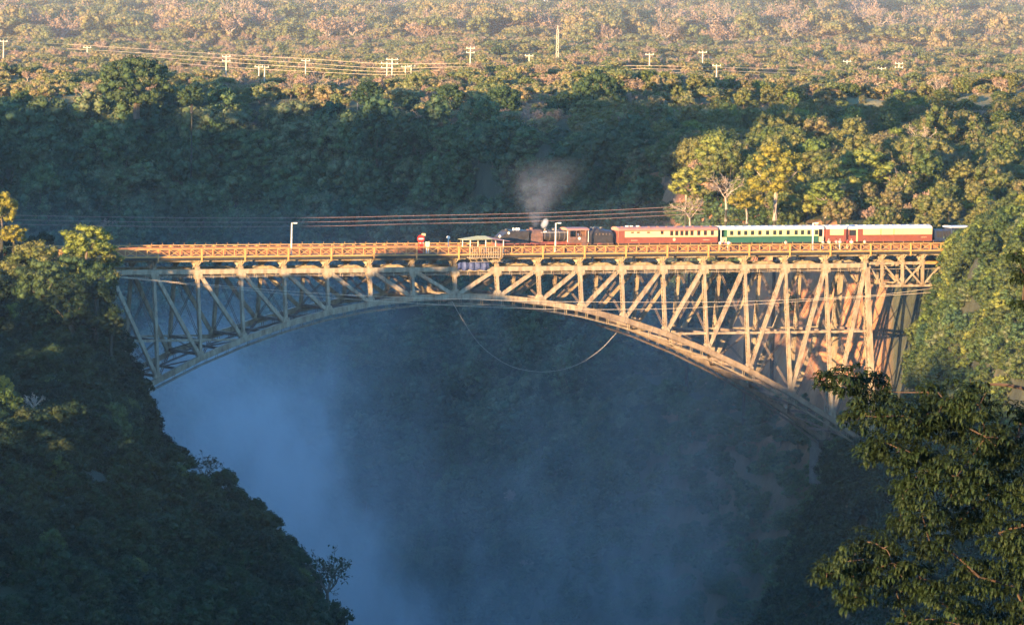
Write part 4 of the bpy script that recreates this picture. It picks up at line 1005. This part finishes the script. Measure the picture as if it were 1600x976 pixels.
# ------------------------------------------------------------------ people on the deck
SKIN = paint('skin', (.30,.17,.11), (.24,.13,.09), 5, .6); HAIR = paint('dark_hair', (.03,.025,.02), (.02,.015,.01), 5, .7)
CLOTH = {n_: paint(n_+'_cloth', c, tuple(v*.75 for v in c), 6, .8) for n_, c in (('white', (.78,.76,.72)), ('red', (.55,.07,.05)), ('blue', (.10,.16,.35)), ('khaki', (.38,.30,.19)), ('pink', (.65,.30,.30)), ('dark', (.05,.05,.07)), ('cream', (.70,.62,.45)))}
def person(px, py, Y, rz, shirt, legs, label, lean=0.0, armup=0.0, step=.12):
    v = bl(px, py, Y); t = empty('person', l2w((v.x, Y, 2.665)), YAW+rz, label=label, cat='person', group='people watching on the walkway')
    J = {'pel': (0,0,.92), 'bel': (.0,.02,1.08), 'che': (lean*.5,.02,1.30), 'nk': (lean*.8,.01,1.47), 'hd': (lean,-.01,1.58), 'tp': (lean,-.01,1.68),
         'hl': (.10,0,.88), 'kl': (.11,-.05-step,.50), 'al': (.12,step,.09), 'fl': (.12,step-.17,.04), 'hr': (-.10,0,.88), 'kr': (-.11,-.04+step*.4,.50), 'ar': (-.12,-step,.09), 'fr': (-.12,-step-.17,.04),
         'sl': (.18+lean*.7,.02,1.41), 'el': (.25+lean*.6,.00,1.15), 'wl': (.24+lean*.4,-.20,1.03+armup*.3), 'dl': (.23,-.28,1.03+armup*.35),
         'sr': (-.18+lean*.7,.02,1.41), 'er': (-.25+lean*.6,.02,1.14), 'wr': (-.23+lean*.4,-.16,.93+armup), 'dr': (-.22,-.24,.92+armup*1.1)}
    rad = dict(pel=.125, bel=.12, che=.14, nk=.055, hd=.088, tp=.075, hl=.085, kl=.058, al=.04, fl=.035, hr=.085, kr=.058, ar=.04, fr=.035, sl=.055, el=.04, wl=.028, dl=.03, sr=.055, er=.04, wr=.028, dr=.03)
    ks = list(J); ed = [('pel','bel'),('bel','che'),('che','nk'),('nk','hd'),('hd','tp'),('pel','hl'),('hl','kl'),('kl','al'),('al','fl'),('pel','hr'),('hr','kr'),('kr','ar'),('ar','fr'),('che','sl'),('sl','el'),('el','wl'),('wl','dl'),('che','sr'),('sr','er'),('er','wr'),('wr','dr')]
    me = bpy.data.meshes.new('body'); me.from_pydata([J[k] for k in ks], [(ks.index(a), ks.index(b)) for a, b in ed], []); o = link('body', me, t, SKIN)
    md = o.modifiers.new('skin', 'SKIN'); 
    for i, k in enumerate(ks): me.skin_vertices[0].data[i].radius = (rad[k],)*2; me.skin_vertices[0].data[i].use_root = (k == 'pel')
    ms = o.modifiers.new('sub', 'SUBSURF'); ms.levels = ms.render_levels = 1
    def V3(k): return Vector(J[k])
    mb = MB(); mb.tube([V3('pel')+Vector((0,0,-.06)), V3('bel'), V3('che'), V3('nk')+Vector((0,0,-.02))], [.165,.155,.185,.08], 10)
    for s in 'lr': mb.tube([V3('s'+s), V3('e'+s)], [.075,.06], 7)
    mb.build('shirt', CLOTH[shirt], t)
    mb = MB(); mb.tube([V3('pel')+Vector((0,0,.05)), V3('pel')+Vector((0,0,-.10))], [.17,.165], 10)
    for s in 'lr': mb.tube([V3('h'+s), V3('k'+s), V3('a'+s)], [.105,.075,.06], 7)
    mb.build('trousers', CLOTH[legs], t)
    if rng.random() < .5: MB().tube([V3('hd')+Vector((0,0,.05)), V3('hd')+Vector((0,0,.07)), V3('tp')+Vector((0,0,.06))], [.19,.11,.08], 10).build('hat', CLOTH['cream'], t)
    else: MB().tube([V3('hd')+Vector((0,.03,.0)), V3('hd')+Vector((0,.02,.08)), V3('tp')+Vector((0,.01,.05))], [.09,.108,.06], 8).build('hair', HAIR, t)
    return t
person(1125.0, 381, -5.0, .2, 'white', 'khaki', 'person in white shirt under the left end platform of the green coach', .03)
person(1131.5, 381, -4.3, 2.6, 'pink', 'dark', 'person in pink shirt standing between two people in white by the green coach', -.04)
person(1138.0, 381, -5.0, -.4, 'white', 'cream', 'person in white shirt leaning on the railing below the first green coach windows', .08)
person(1227.5, 381, -5.05, .1, 'cream', 'khaki', 'person in cream shirt alone at the railing below the middle of the green coach', .05)
person(1286.0, 381, -5.0, .3, 'white', 'blue', 'person in white shirt at the railing where the green and red coaches meet', .02)
person(1295.5, 381, -4.7, -.2, 'cream', 'dark', 'person in cream shirt below the first cream panel of the red coach', -.06)
person(1307.0, 381, -4.2, 2.9, 'pink', 'khaki', 'person in pink shirt just left of the person dressed all in white', .05)
person(1312.5, 379, -4.95, .1, 'white', 'white', 'person dressed all in white with an arm raised below the red coach', .02, .25)
person(1324.0, 381, -4.8, .5, 'red', 'cream', 'person in red shirt and cream trousers below the open door of the red coach', .06)
person(1330.5, 381, -5.0, -.3, 'white', 'khaki', 'person in white shirt just left of the cream door post of the red coach', -.03)
person(1351.0, 381, -4.9, .2, 'cream', 'dark', 'person in cream shirt right of the cream door post, rightmost on the walkway', .04)
person(903.0, 374, TR, 1.5, 'blue', 'dark', 'engine driver in blue overalls standing in the cab of the steam engine', .0).location.z = 3.83

# ------------------------------------------------------------------ poles, pylons and wires on the plain
WOOD = paint('weathered_pole_wood', (.62,.55,.45), (.46,.40,.32), 1, .9); GALV = paint('galvanised_lattice', (.82,.80,.76), (.66,.64,.60), 1, .5)
def foot(px, py):
    p_ = on(px, py, PLAIN); return Vector((p_.x, p_.y, hz(p_.x, p_.y)))
poles = [(5,60,104,0,'tall slim pole at the left margin of the plain'),(136,68,96,0,'short slim pole above the big round evergreen, second from the left margin'),(353,85,126,1,'tall pole with one crossarm right of the big round evergreen'),
 (404,100,138,2,'left pole of the close pair left of mid-view'),(413,100,138,2,'right pole of the close pair left of mid-view'),(477,93,134,0,'single slim pole between the close pair and the twin crossarm poles'),(604,99,138,3,'left pole of the twin poles joined by crossarms'),
 (612,98,136,3,'right pole of the twin poles joined by crossarms'),(633,111,136,2,'left of the two short poles beside the twin crossarm poles'),(642,111,136,2,'right of the two short poles beside the twin crossarm poles'),(734,96,141,1,'tall pole with a crossarm above the jump platform'),
 (826,101,134,0,'slim pole just left of the lattice mast'),(1014,105,141,0,'slim pole above the middle of the brown coach'),(1097,105,139,0,'left of the two poles above the rear of the brown coach'),(1119,112,148,0,'right of the two poles above the rear of the brown coach'),
 (1323,112,133,0,'short pole above the open door of the red coach'),(1377,120,139,0,'lower left pole of the right-hand pair above the red coach'),(1404,110,139,1,'tallest pole above the rear of the red coach')]
PY = []
for px, y0, y1, k, lab in poles:
    f = foot(px, y1); h_ = (at(px, y0, f.y)-at(px, y1, f.y)).z; PY.append((px, f.y))
    t = empty('utility_pole', f-Vector((0,0,.4)), 0, label='weathered '+lab, cat='pole', group='wooden poles on the plain')
    MB().tube([(0,0,0),(0,0,h_+.4)], [.15,.11], 7).build('pole', WOOD, t)
    z = h_+.1
    for j in range(1+(k == 3)+(k == 1)):
        w_ = .9 if k != 3 else (1.3); MB().bar((-w_,.12,z-j*.9),(w_,.12,z-j*.9),.12,.14).build('crossarm', WOOD, t)
        for x in (-w_*.85, 0, w_*.85): MB().tube([(x,.12,z-j*.9+.05),(x,.12,z-j*.9+.32)], .06, 6).build('insulator', WHITE, t)
def lattice(w0, w1, h_, n_, rad):
    mb = MB(); P_ = lambda i, s, q: Vector((s*(w0+(w1-w0)*i/n_)/2, q*(w0+(w1-w0)*i/n_)/2, h_*i/n_))
    for i in range(n_):
        for s, q in ((-1,-1),(1,-1),(1,1),(-1,1)):
            mb.bar(P_(i,s,q), P_(i+1,s,q), rad*1.5, rad*1.5); s2, q2 = (-q, s)
            mb.bar(P_(i,s,q), P_(i+1,s2,q2), rad, rad); mb.bar(P_(i,s2,q2), P_(i+1,s,q), rad, rad); mb.bar(P_(i+1,s,q), P_(i+1,s2,q2), rad, rad)
    return mb
f = foot(870, 133); h_ = (at(870, 62, f.y)-at(870, 133, f.y)).z
t = empty('lattice_mast', f, 0, label='thin grey lattice mast directly under the big pylon', cat='mast'); lattice(.60, .42, h_, 8, .045).build('mast', WOOD, t); MB().tube([(0,0,h_),(0,0,h_+.9)], .05, 6).build('lightning_rod', GALV, t)
f = foot(857, 46); t = empty('transmission_tower', f, .3, label='tall pale lattice pylon at the top edge of the view left of the V-shaped one', cat='pylon')
lattice(4.2, 2.0, 26, 8, .26).build('tower_body', GALV, t)
for z in (15.5, 19, 22.5):
    for s in (-1, 1): mb = MB(); mb.bar((0,0,z+1),(s*5,0,z),.16,.16).bar((0,0,z-.3),(s*5,0,z),.16,.16); mb.build('cross_arm', GALV, t)
for (pa, pb, lab) in (((923, 31), 17, 'pale V-shaped lattice pylon at the top edge right of the tall one'), ((1592, 30), 17, 'pale V-shaped lattice pylon at the top right corner')):
    f = foot(*pa); t = empty('transmission_tower', f, 0, label=lab, cat='pylon')
    for s in (-1, 1):
        mb = MB(); a = Vector((s*.3,0,0)); b = Vector((s*7.5,0,20))
        for q in (-.4, .4): mb.bar(a+Vector((q,0,0)), b+Vector((q,0,0)), .28, .28)
        for i in range(14): mb.bar(a.lerp(b, i/14)+Vector((.4*(-1)**i,0,0)), a.lerp(b, (i+1)/14)-Vector((.4*(-1)**i,0,0)), .16, .16)
        mb.build('leg', GALV, t)
    lattice(.01, .01, .1, 1, .01) if 0 else MB().bar((-9,0,20),(9,0,20),.5,.5).build('bridge_beam', GALV, t)
    MB().box(-.7,.7,-.7,.7,-.5,.3).build('footing', CONC, t)
def wire(pts, label, rad=.05, Yc=None, grp='overhead wires on the plain'):
    xs_ = [p[0] for p in PY]; ys_ = [p[1] for p in PY]
    o_ = [at(x, y, Yc or float(np.interp(x, xs_, ys_))-1) for x, y in pts]
    tag(MB().tube(spline(o_, 6), rad, 4).build('overhead_wire', CAB), label, 'wire', grp)
base = [(-50,62),(136,70),(353,86),(477,93),(604,100),(734,98),(826,102),(1014,106),(1200,110),(1404,117),(1650,126)]
for i, (dy, nm_) in enumerate(((0,'highest'),(7.5,'second highest'),(14,'third highest'),(21,'lowest'))): wire([(x, y+dy*(1-.55*x/1600)-(2 if x > 900 else 0)+1.2*math.sin(x/97+i)) for x, y in base], f'{nm_} of the four pale wires strung along the poles', .028)
for i, (a, b, c, d) in enumerate(((-6,4,18,26),(0,11,26,36),(30,40,50,58))): wire([(200,a),(650,b),(1100,c),(1650,d)], ('topmost','middle','lowest')[i]+' pale high voltage wire near the top edge', .06, 2350, 'high voltage wires')

# ------------------------------------------------------------------ particular trees
def special(name, key, px, py, Y, wpx, label, zs=1.0, rz=0., sink=.3, dz=None):
    """crown centred on the given sight line at depth Y, wpx wide in the photograph"""
    me, tm = PROTO[key]; xs_ = [v.co.x for v in me.vertices]; zz = [v.co.z for v in me.vertices]; wid = max(xs_)-min(xs_); zc = (max(zz)+min(zz))/2
    sc = wpx/FPX*Y/wid; p_ = at(px, py, Y); g = hz(p_.x, p_.y)
    base_z = p_.z-zc*sc*zs
    t = tree(name, key, (p_.x, p_.y, base_z), sc, rz, label, 'tree', None, zs)
    if base_z > g: 
        mb = MB(); mb.tube([(0,0,g-base_z-1),(.1,.05,(g-base_z)*.4),(0,0,1.0)], [.32*sc+.05,.26*sc+.04,.22*sc], 6); mb.build('root_trunk', BARK_D, t)
    return t
proto('evergreen', L_DARK, rx=6.2, rz=3.6, nl=90, lr=1.25, nq=80, leaf=.42, seed=21, h=3.2, zc=4.6, rad=.5)
special('evergreen_tree', 'evergreen', 214, 126, 1712, 128, 'big round dark evergreen tree on the sunlit plain at upper left', 1.05)
for px, py, Y, wd, lab in ((300,150,1708,50,'small dark evergreen right behind the big round one'),(577,146,1704,58,'dark pointed evergreen left of mid-view poking above the shaded rim'),(702,152,1700,60,'dark evergreen on the rim below the tall crossarm pole'),
                       (785,156,1698,64,'dark evergreen on the rim left of the lattice mast'),(938,146,1700,96,'tallest dark evergreen on the rim right of the lattice mast'),(885,172,1690,80,'dark bushy evergreen leaning against the tallest rim evergreen')):
    special('evergreen_tree', 'evergreen', px, py, Y, wd, lab, 1.2, px*.1)
proto('yellow', L_YEL, rx=4.6, rz=3.9, nl=50, lr=1.15, nq=80, leaf=.36, seed=22, h=4.2, zc=6.6, rad=.3, bark=PALE)
proto('yellow_low', L_YEL, rx=3.6, rz=1.8, nl=26, lr=1.0, nq=80, leaf=.36, seed=27, h=2.2, zc=4.0, rad=.22, bark=PALE)
special('yellow_tree', 'yellow', 1212, 262, 1478, 104, 'glowing yellow-green tree with a slanting pale trunk above the green coach', .95)
special('yellow_tree', 'yellow_low', 1168, 312, 1474, 62, 'low yellowish spreading tree just left of the glowing yellow-green tree', .9)
proto('fresh', L_GREEN, rx=3.6, rz=3.0, nl=36, lr=1.1, nq=80, leaf=.34, seed=23, h=2.8, zc=4.6, rad=.2, bark=PALE)
special('green_tree', 'fresh', 1072, 283, 1530, 66, 'fresh green tree at the shade edge over the rear of the brown coach', .9)
special('green_tree', 'fresh', 1350, 262, 1500, 110, 'broad fresh green tree above the red coach roof', .75, 1.)
special('green_tree', 'fresh', 1290, 300, 1480, 70, 'small green tree over the gap between green and red coaches', .8, 2.)
dryproto('bare', 31, 2.8, PALE, L_DRY, 60, 3.6, 4); dryproto('bare_dark', 32, 2.4, BARK, L_NEAR, 260, 3.0, 5); dryproto('bare_white', 33, 3.6, PALE, L_DRY, 20, 1.6, 3)
special('bare_tree', 'bare', 1078, 318, 1500, 56, 'pale bare forked tree over the rear of the brown coach', 1.1)
special('bare_tree', 'bare', 1135, 285, 1492, 60, 'greyish bare tree just left of the glowing yellow-green tree', 1.1, 1)
special('bare_tree', 'bare', 1440, 205, 1570, 46, 'white bare snag standing out on the right bank skyline', 1.3, 2)
special('bare_tree', 'bare', 1405, 275, 1500, 60, 'pale bare branching tree above the rear of the red coach', 1.1, 3)
proto('leftgreen', L_GREEN, rx=3.2, rz=2.0, nl=40, lr=.75, nq=110, leaf=.24, seed=24, h=2.0, zc=3.2, rad=.16)
recolour('greenwall', 'leftgreen', L_DARK); recolour('leftyellow', 'leftgreen', L_YEL); recolour('leftdark', 'leftgreen', L_BANK)
special('sunlit_tree', 'leftgreen', 134, 374, 1308, 96, 'bright green sunlit tree crown beside the left end of the railing', .85)
special('sunlit_tree', 'leftdark', 152, 401, 1312, 84, 'olive bush crown touching the left end of the railing', .8, 1)
special('sunlit_tree', 'leftyellow', 4, 322, 1354, 56, 'yellow sunlit tree crown cut by the left margin', 1.4, 2)
special('sunlit_tree', 'leftyellow', 22, 364, 1352, 50, 'small yellow-green sunlit crown below the yellow tree at the left margin', .9, 3)
special('sunlit_tree', 'leftdark', 60, 405, 1346, 110, 'broad olive crown in half sun left of the bridge end', .9, 4)
special('sunlit_tree', 'leftyellow', 4, 600, 1180, 40, 'small golden bush catching the sun low on the left margin', 1.2, 4)
for i_, (px, py, wd, k_, lab) in enumerate(((108,428,92,'greenwall','dark green crown under the bright one by the bridge end'),(150,434,74,'greenwall','dark green crown in front of the left end of the top chord'),(150,482,90,'shrub_b','dark shrub crown low beside the first truss posts'),(174,505,56,'shrub_a','dark shrub crown touching the first truss post'),(112,470,84,'shrub_b','dark shrub crown below the dark green crowns'),(62,436,96,'greenwall','broad dark green crown left of the bridge end'),(150,432,84,'leftdark','dark olive crown hiding the left end of the top chord'),(105,430,90,'leftgreen','green crown left of the hidden top chord end'),(58,446,100,'leftdark','wide olive crown low left of the bridge end'),
    (14,430,80,'leftdark','olive crown at the left margin under the yellow ones'),(128,470,80,'shrub_b','dark crown beside the first visible truss post'),(176,405,42,'leftgreen','small fresh green crown at the very end of the railing'))):
    special('left_bank_tree', k_, px, py, 1290-i_ if k_[:5] == 'shrub' and i_ < 5 else 1300-i_ if k_ == 'greenwall' else 1338-i_*2, wd, lab, 1.15 if k_ == 'greenwall' else .95, i_*1.3)
for i_ in range(16):
    x_, y_ = -84+i_*1.2, 1292+(i_*7) % 30; p_ = at(0, 0, 1)
    tree('bank_bush', ('leftdark','leftgreen','shrub_b','shrub_a')[i_ % 4], (x_, y_, hz(x_, y_)-.8), (1.15,1.0,1.9,2.1)[i_ % 4], i_*1.1, ('olive','fresh green','dark upright','dark rounded')[i_ % 4]+' bush under the sunlit crowns by the bridge end, number'.replace(', number', ', ')+('first second third fourth fifth sixth seventh eighth ninth tenth eleventh twelfth thirteenth fourteenth fifteenth sixteenth'.split()[i_])+' from left', 'bush', 'bushes by the left bridge end')
special('dead_tree', 'bare_white', 53, 624, 1172, 36, 'whitish dead tree standing on the dark left slope', 1.1)
special('bare_tree', 'bare_dark', 512, 885, 1000, 84, 'dark leafless tree leaning out over the mist from the near spur', 1.15)
special('bare_tree', 'bare_dark', 322, 722, 1140, 50, 'thin dark twiggy tree at the edge of the left slope against the mist', 1.1, 1)

# ------------------------------------------------------------------ foreground tree, lower right
FY = 70.0; ft_ = on(1820, 1300, 60); gz = hz(4.6, FY)
tx = at(1760, 900, FY).x
fore = empty('leafy_tree', (tx, FY, gz), 0, label='dark glossy-leaved tree close to the viewer filling the lower right corner', cat='tree')
fo = Vector((tx, FY, gz))
clumps = [(1292,586,24),(1325,585,34),(1362,600,38),(1395,640,38),(1345,640,34),(1360,690,34),(1408,692,40),(1440,650,30),(1452,606,26),(1490,612,34),(1530,622,40),(1478,655,44),(1540,670,50),(1585,690,46),
 (1440,720,46),(1495,730,54),(1560,745,56),(1610,760,50),(1412,762,34),(1440,790,44),(1500,800,48),(1560,820,50),(1610,840,50),(1405,815,22),(1455,845,34),(1355,838,30),(1325,868,34),(1290,888,28),(1350,895,36),(1395,870,34),
 (1400,915,34),(1440,895,34),(1335,925,28),(1470,930,44),(1530,890,44),(1585,905,50),(1500,965,46),(1560,975,50),(1420,965,30),(1610,960,50),(1592,398,16),(1604,425,20),(1598,470,13),(1600,640,26),(1380,850,24),(1465,640,30),(1515,600,20)]
HUB = [at(1700, 860, FY), at(1690, 720, FY+.2), at(1680, 980, FY-.1)]
mb = MB(); base0 = fo
mb.tube([fo+Vector((0,0,-.3)), fo+Vector((.1,0,2.2)), HUB[2], HUB[0], HUB[1]], [.20,.17,.12,.09,.06], 8)
mb.tube([HUB[1], at(1680, 560, FY+.1), at(1625, 430, FY), at(1602, 425, FY)], [.06,.04,.02,.012], 6)
mb.v = [tuple(Vector(v)-fo) for v in mb.v]; mb.build('trunk', BARK, fore)
BRANCH = paint('reddish_brown_branch', (.075,.042,.026), (.04,.025,.018), 6, .8)
fr = np.random.default_rng(44); tips = []
order = sorted(clumps, key=lambda c: -c[0]); nodes = [(h, None) for h in HUB]
pts_ = [(Vector(h), .035) for h in HUB]
for (px, py, rp) in order:
    c = at(px, py+rp*.25, FY+fr.uniform(-.35, .35)); best = min((q for q in pts_ if q[0].x > c.x-.02), key=lambda q: (q[0]-c).length+.35*abs(q[0].z-c.z), default=pts_[0])
    mid_ = best[0].lerp(c, .55)+Vector((0, 0, .06*fr.uniform(-.5, 1)))
    bm_ = MB(); bm_.tube(spline([best[0], mid_, c], 4), [best[1]*.7*(1-.55*i/8) for i in range(9)], 5)
    for j in range(2):
        e = c+Vector(fr.normal(size=3))*rp/194*.32; bm_.tube([c.lerp(best[0], .15*j/5), e], [.004, .002], 3)
    bm_.v = [tuple(Vector(v)-fo) for v in bm_.v]; bm_.build('branch', BRANCH, fore)
    pts_.append((c, max(best[1]*.72, .008))); pts_.append((mid_, max(best[1]*.85, .01)))
    n_ = int(rp*rp*.023)+4
    for j in range(n_):
        d = Vector(fr.normal(size=3)); d.normalize(); q = fr.uniform(.25, 1)**.6; tips.append(c+Vector((d.x, d.y*1.6, d.z*.8))*(rp/194*q))
def spray(seed):
    r = np.random.default_rng(seed); vs = []; fs = []
    for i in range(10):
        az = r.uniform(0, 2*PI); d = Vector((math.cos(az), math.sin(az), 0)); L_ = r.uniform(.048, .088); w_ = L_*r.uniform(.13, .18)
        p = d*r.uniform(0, .03)+Vector((0, 0, r.uniform(-.02, .02))); s = Vector((-d.y, d.x, 0)); droop = r.uniform(.9, 2.0)
        ang = r.uniform(-.3, .5); q = [p]; 
        for k in range(3): q.append(q[-1]+(d*math.cos(ang)+Vector((0,0,1))*math.sin(ang))*(L_/3)); ang -= droop*.5
        b = len(vs); wd = (.15, 1, .8, 0)
        for k in range(3):
            up_ = Vector((0, 0, .006))*wd[k]; vs += [q[k]+s*w_*wd[k]+up_, q[k], q[k]-s*w_*wd[k]+up_]
        vs.append(q[3])
        for k in range(2):
            for e in (0, 1): fs.append((b+k*3+e, b+k*3+e+1, b+k*3+e+4, b+k*3+e+3))
        fs += [(b+6, b+7, b+9), (b+7, b+8, b+9)]
    return np.array([tuple(v) for v in vs]), fs
SPR = [spray(i) for i in range(8)]; SPM = []
for v, f_ in SPR:
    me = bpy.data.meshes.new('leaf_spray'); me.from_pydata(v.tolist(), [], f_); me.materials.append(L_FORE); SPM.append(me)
fr.shuffle(tips)
inview = [t_ for t_ in tips if t_.x/t_.y < .0600]; other = [t_ for t_ in tips if not (t_.x/t_.y < .0600)]
front = sorted(inview, key=lambda t_: t_.y)[:280]; ids = set(id(t_) for t_ in front)
for t_ in front:
    o = link('leaf_spray', SPM[fr.integers(8)], fore); o.location = t_-fo; o.rotation_euler = (0, 0, fr.uniform(0, 6.28)); o.scale = (fr.uniform(.8, 1.3),)*3
VV = []; FF = []; b_ = 0
for t_ in inview+other:
    if id(t_) in ids: continue
    v, f_ = SPR[fr.integers(8)]; a = fr.uniform(0, 6.28); s_ = fr.uniform(.8, 1.3); ca, sa = math.cos(a)*s_, math.sin(a)*s_
    w_ = np.stack([v[:,0]*ca-v[:,1]*sa, v[:,0]*sa+v[:,1]*ca, v[:,2]*s_], 1)+np.array(t_-fo); VV.append(w_); FF += [tuple(i+b_ for i in q) for q in f_]; b_ += len(v)
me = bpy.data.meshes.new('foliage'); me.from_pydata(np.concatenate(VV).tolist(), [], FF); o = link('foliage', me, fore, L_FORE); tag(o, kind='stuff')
print('SPRAYS', len(tips))

# ------------------------------------------------------------------ air, spray and smoke
def volmat(name, color, build, aniso=.2):
    m = bpy.data.materials.new(name); m.use_nodes = True; n = m.node_tree; n.nodes.clear()
    o = n.nodes.new('ShaderNodeOutputMaterial'); v = n.nodes.new('ShaderNodeVolumePrincipled'); n.links.new(v.outputs[0], o.inputs['Volume'])
    v.inputs['Color'].default_value = (*color, 1); v.inputs['Anisotropy'].default_value = aniso
    if callable(build): n.links.new(build(n), v.inputs['Density'])
    else: v.inputs['Density'].default_value = build
    return m
def mth(n, op, a, b=None, c=None, clamp=False):
    x = n.nodes.new('ShaderNodeMath'); x.operation = op; x.use_clamp = clamp
    for i, q in enumerate((a, b, c)):
        if q is None: continue
        if isinstance(q, (int, float)): x.inputs[i].default_value = q
        else: n.links.new(q, x.inputs[i])
    return x.outputs[0]
def mist_density(n):
    tc = nd(n, 'ShaderNodeTexCoord'); sp = nd(n, 'ShaderNodeSeparateXYZ'); n.links.new(tc.outputs['Object'], sp.inputs[0]); X_, Y_, Z_ = sp.outputs
    nz = noise(n, .030, 6, .68, vscale=(1,.12,.8)); nf = mth(n, 'SUBTRACT', nz.outputs['Fac'], .5)
    # main plume: rises from low centre towards the upper left
    dx, dz = MIST_D; L_ = math.hypot(dx, dz); ax, az = dx/L_, dz/L_
    x0 = mth(n, 'SUBTRACT', X_, MIST_0[0]); z0 = mth(n, 'SUBTRACT', Z_, MIST_0[1])
    along = mth(n, 'ADD', mth(n, 'MULTIPLY', x0, ax), mth(n, 'MULTIPLY', z0, az))
    off = mth(n, 'ADD', mth(n, 'MULTIPLY', x0, -az), mth(n, 'MULTIPLY', z0, ax)); off = mth(n, 'ADD', off, mth(n, 'MULTIPLY', nf, 42.0))
    wd = mth(n, 'MULTIPLY_ADD', along, .03, 8.5); g = mth(n, 'DIVIDE', off, wd); g = mth(n, 'EXPONENT', mth(n, 'MULTIPLY', mth(n, 'MULTIPLY', g, g), -1.0))
    fade = mth(n, 'SUBTRACT', 1.0, mth(n, 'DIVIDE', mth(n, 'MAXIMUM', mth(n, 'SUBTRACT', along, L_*.62), 0.0), L_*.50), clamp=True)
    core_ = mth(n, 'MULTIPLY', mth(n, 'MULTIPLY', g, fade), .014)
    # thin veil over the whole gorge, thicker lower down
    veil = mth(n, 'MULTIPLY', mth(n, 'MULTIPLY_ADD', Z_, -1/75., .10, clamp=True), .0042)
    veil = mth(n, 'MULTIPLY', veil, mth(n, 'MULTIPLY_ADD', nf, 5.0, 1.0, clamp=False))
    rx_ = mth(n, 'DIVIDE', mth(n, 'SUBTRACT', X_, 29.0), 15.0); rg = mth(n, 'EXPONENT', mth(n, 'MULTIPLY', mth(n, 'MULTIPLY', rx_, rx_), -1.0)); rg = mth(n, 'MULTIPLY', mth(n, 'MULTIPLY', rg, mth(n, 'MULTIPLY_ADD', Z_, -1/50., -.45, clamp=True)), .012)
    nz2 = noise(n, .12, 5, .66, vscale=(1.2,.10,.7)); tex = mth(n, 'MULTIPLY_ADD', mth(n, 'SUBTRACT', nz2.outputs['Fac'], .5), 2.6, 1.0)
    yf = mth(n, 'MULTIPLY_ADD', mth(n, 'SUBTRACT', Y_, MIST_Y0), 1/25., 0.0, clamp=True)
    tot = mth(n, 'ADD', mth(n, 'ADD', core_, veil), rg)
    return mth(n, 'MAXIMUM', mth(n, 'MULTIPLY', mth(n, 'MULTIPLY', tot, tex), yf), 0.0)
MIST_Y0, MIST_0, MIST_D = 1424., (-14., -84.), (-44., 62.)
mist = MB().box(-125, 56, MIST_Y0, 1580, -106.9, 6).build('spray_mist', volmat('spray_mist', (.92,.96,1.0), mist_density, .1)); tag(mist, 'bluish waterfall spray drifting up through the gorge', kind='stuff')
mist.data.materials[0].cycles.volume_step_rate = .6 if hasattr(mist.data.materials[0], 'cycles') else 1
sx = bl(835.5, 352, TR).x
def smoke_density(n):
    tc = nd(n, 'ShaderNodeTexCoord'); sp = nd(n, 'ShaderNodeSeparateXYZ'); n.links.new(tc.outputs['Object'], sp.inputs[0]); X_, Y_, Z_ = sp.outputs
    nz = noise(n, .5, 5, .65); nf = mth(n, 'SUBTRACT', nz.outputs['Fac'], .5)
    r_ = mth(n, 'MULTIPLY_ADD', Z_, .55, .28); cx_ = mth(n, 'MULTIPLY', mth(n, 'MULTIPLY', Z_, Z_), .035)
    dx = mth(n, 'DIVIDE', mth(n, 'ADD', mth(n, 'SUBTRACT', X_, cx_), mth(n, 'MULTIPLY', mth(n, 'MULTIPLY', nf, Z_), 1.9)), r_); dy = mth(n, 'DIVIDE', Y_, r_)
    g = mth(n, 'EXPONENT', mth(n, 'MULTIPLY', mth(n, 'ADD', mth(n, 'MULTIPLY', dx, dx), mth(n, 'MULTIPLY', dy, dy)), -1.2))
    fd = mth(n, 'SUBTRACT', 1.0, mth(n, 'DIVIDE', mth(n, 'MAXIMUM', mth(n, 'SUBTRACT', Z_, 7.0), 0.0), 4.5), clamp=True)
    d_ = mth(n, 'DIVIDE', mth(n, 'MULTIPLY', g, .15), r_)
    return mth(n, 'MAXIMUM', mth(n, 'MULTIPLY', mth(n, 'MULTIPLY', d_, fd), mth(n, 'MULTIPLY_ADD', nf, 5.0, 1.0)), 0.0)
sm = MB().box(-5, 8, -4, 4, 0, 11.8).build('engine_smoke', volmat('coal_smoke', (.52,.57,.68), smoke_density, 0)); sm.location = l2w((sx, TR, RZ+3.72)); sm.rotation_euler = (0, 0, YAW); tag(sm, 'thin grey smoke rising from the steam engine chimney', kind='stuff')
def puff(n):
    tc = nd(n, 'ShaderNodeTexCoord'); gr_ = nd(n, 'ShaderNodeTexGradient', gradient_type='SPHERICAL'); mp = nd(n, 'ShaderNodeMapping'); mp.inputs['Scale'].default_value = (1/.62, 1/.62, 1/1.0); n.links.new(tc.outputs['Object'], mp.inputs[0]); n.links.new(mp.outputs[0], gr_.inputs[0])
    return mth(n, 'MULTIPLY', gr_.outputs['Fac'], 3.2)
st2 = MB().tube([(0,0,-1),(0,0,-.6),(0,0,.6),(0,0,1)], [.3,.62,.62,.3], 10).build('steam_puff', volmat('steam', (1,1,1), puff, 0)); pv = bl(851, 352, TR); st2.location = l2w((pv.x, TR, RZ+4.3)); st2.rotation_euler = (0, .55, YAW); tag(st2, 'small white jet of steam above the boiler', kind='stuff')
hzb = MB().box(-7100, 7100, -3100, 15100, -114, 135).build('haze', volmat('haze', (.92,.95,1.0), HAZE, .7)); tag(hzb, 'evening air haze', kind='stuff')
dust = MB().box(-1500, 1500, 1770, 7000, 8, 75).build('dust_haze', volmat('dusty_evening_air', (1.0,.90,.84), .00045, .2)); tag(dust, 'pinkish dusty evening air lying over the far plain', kind='stuff')
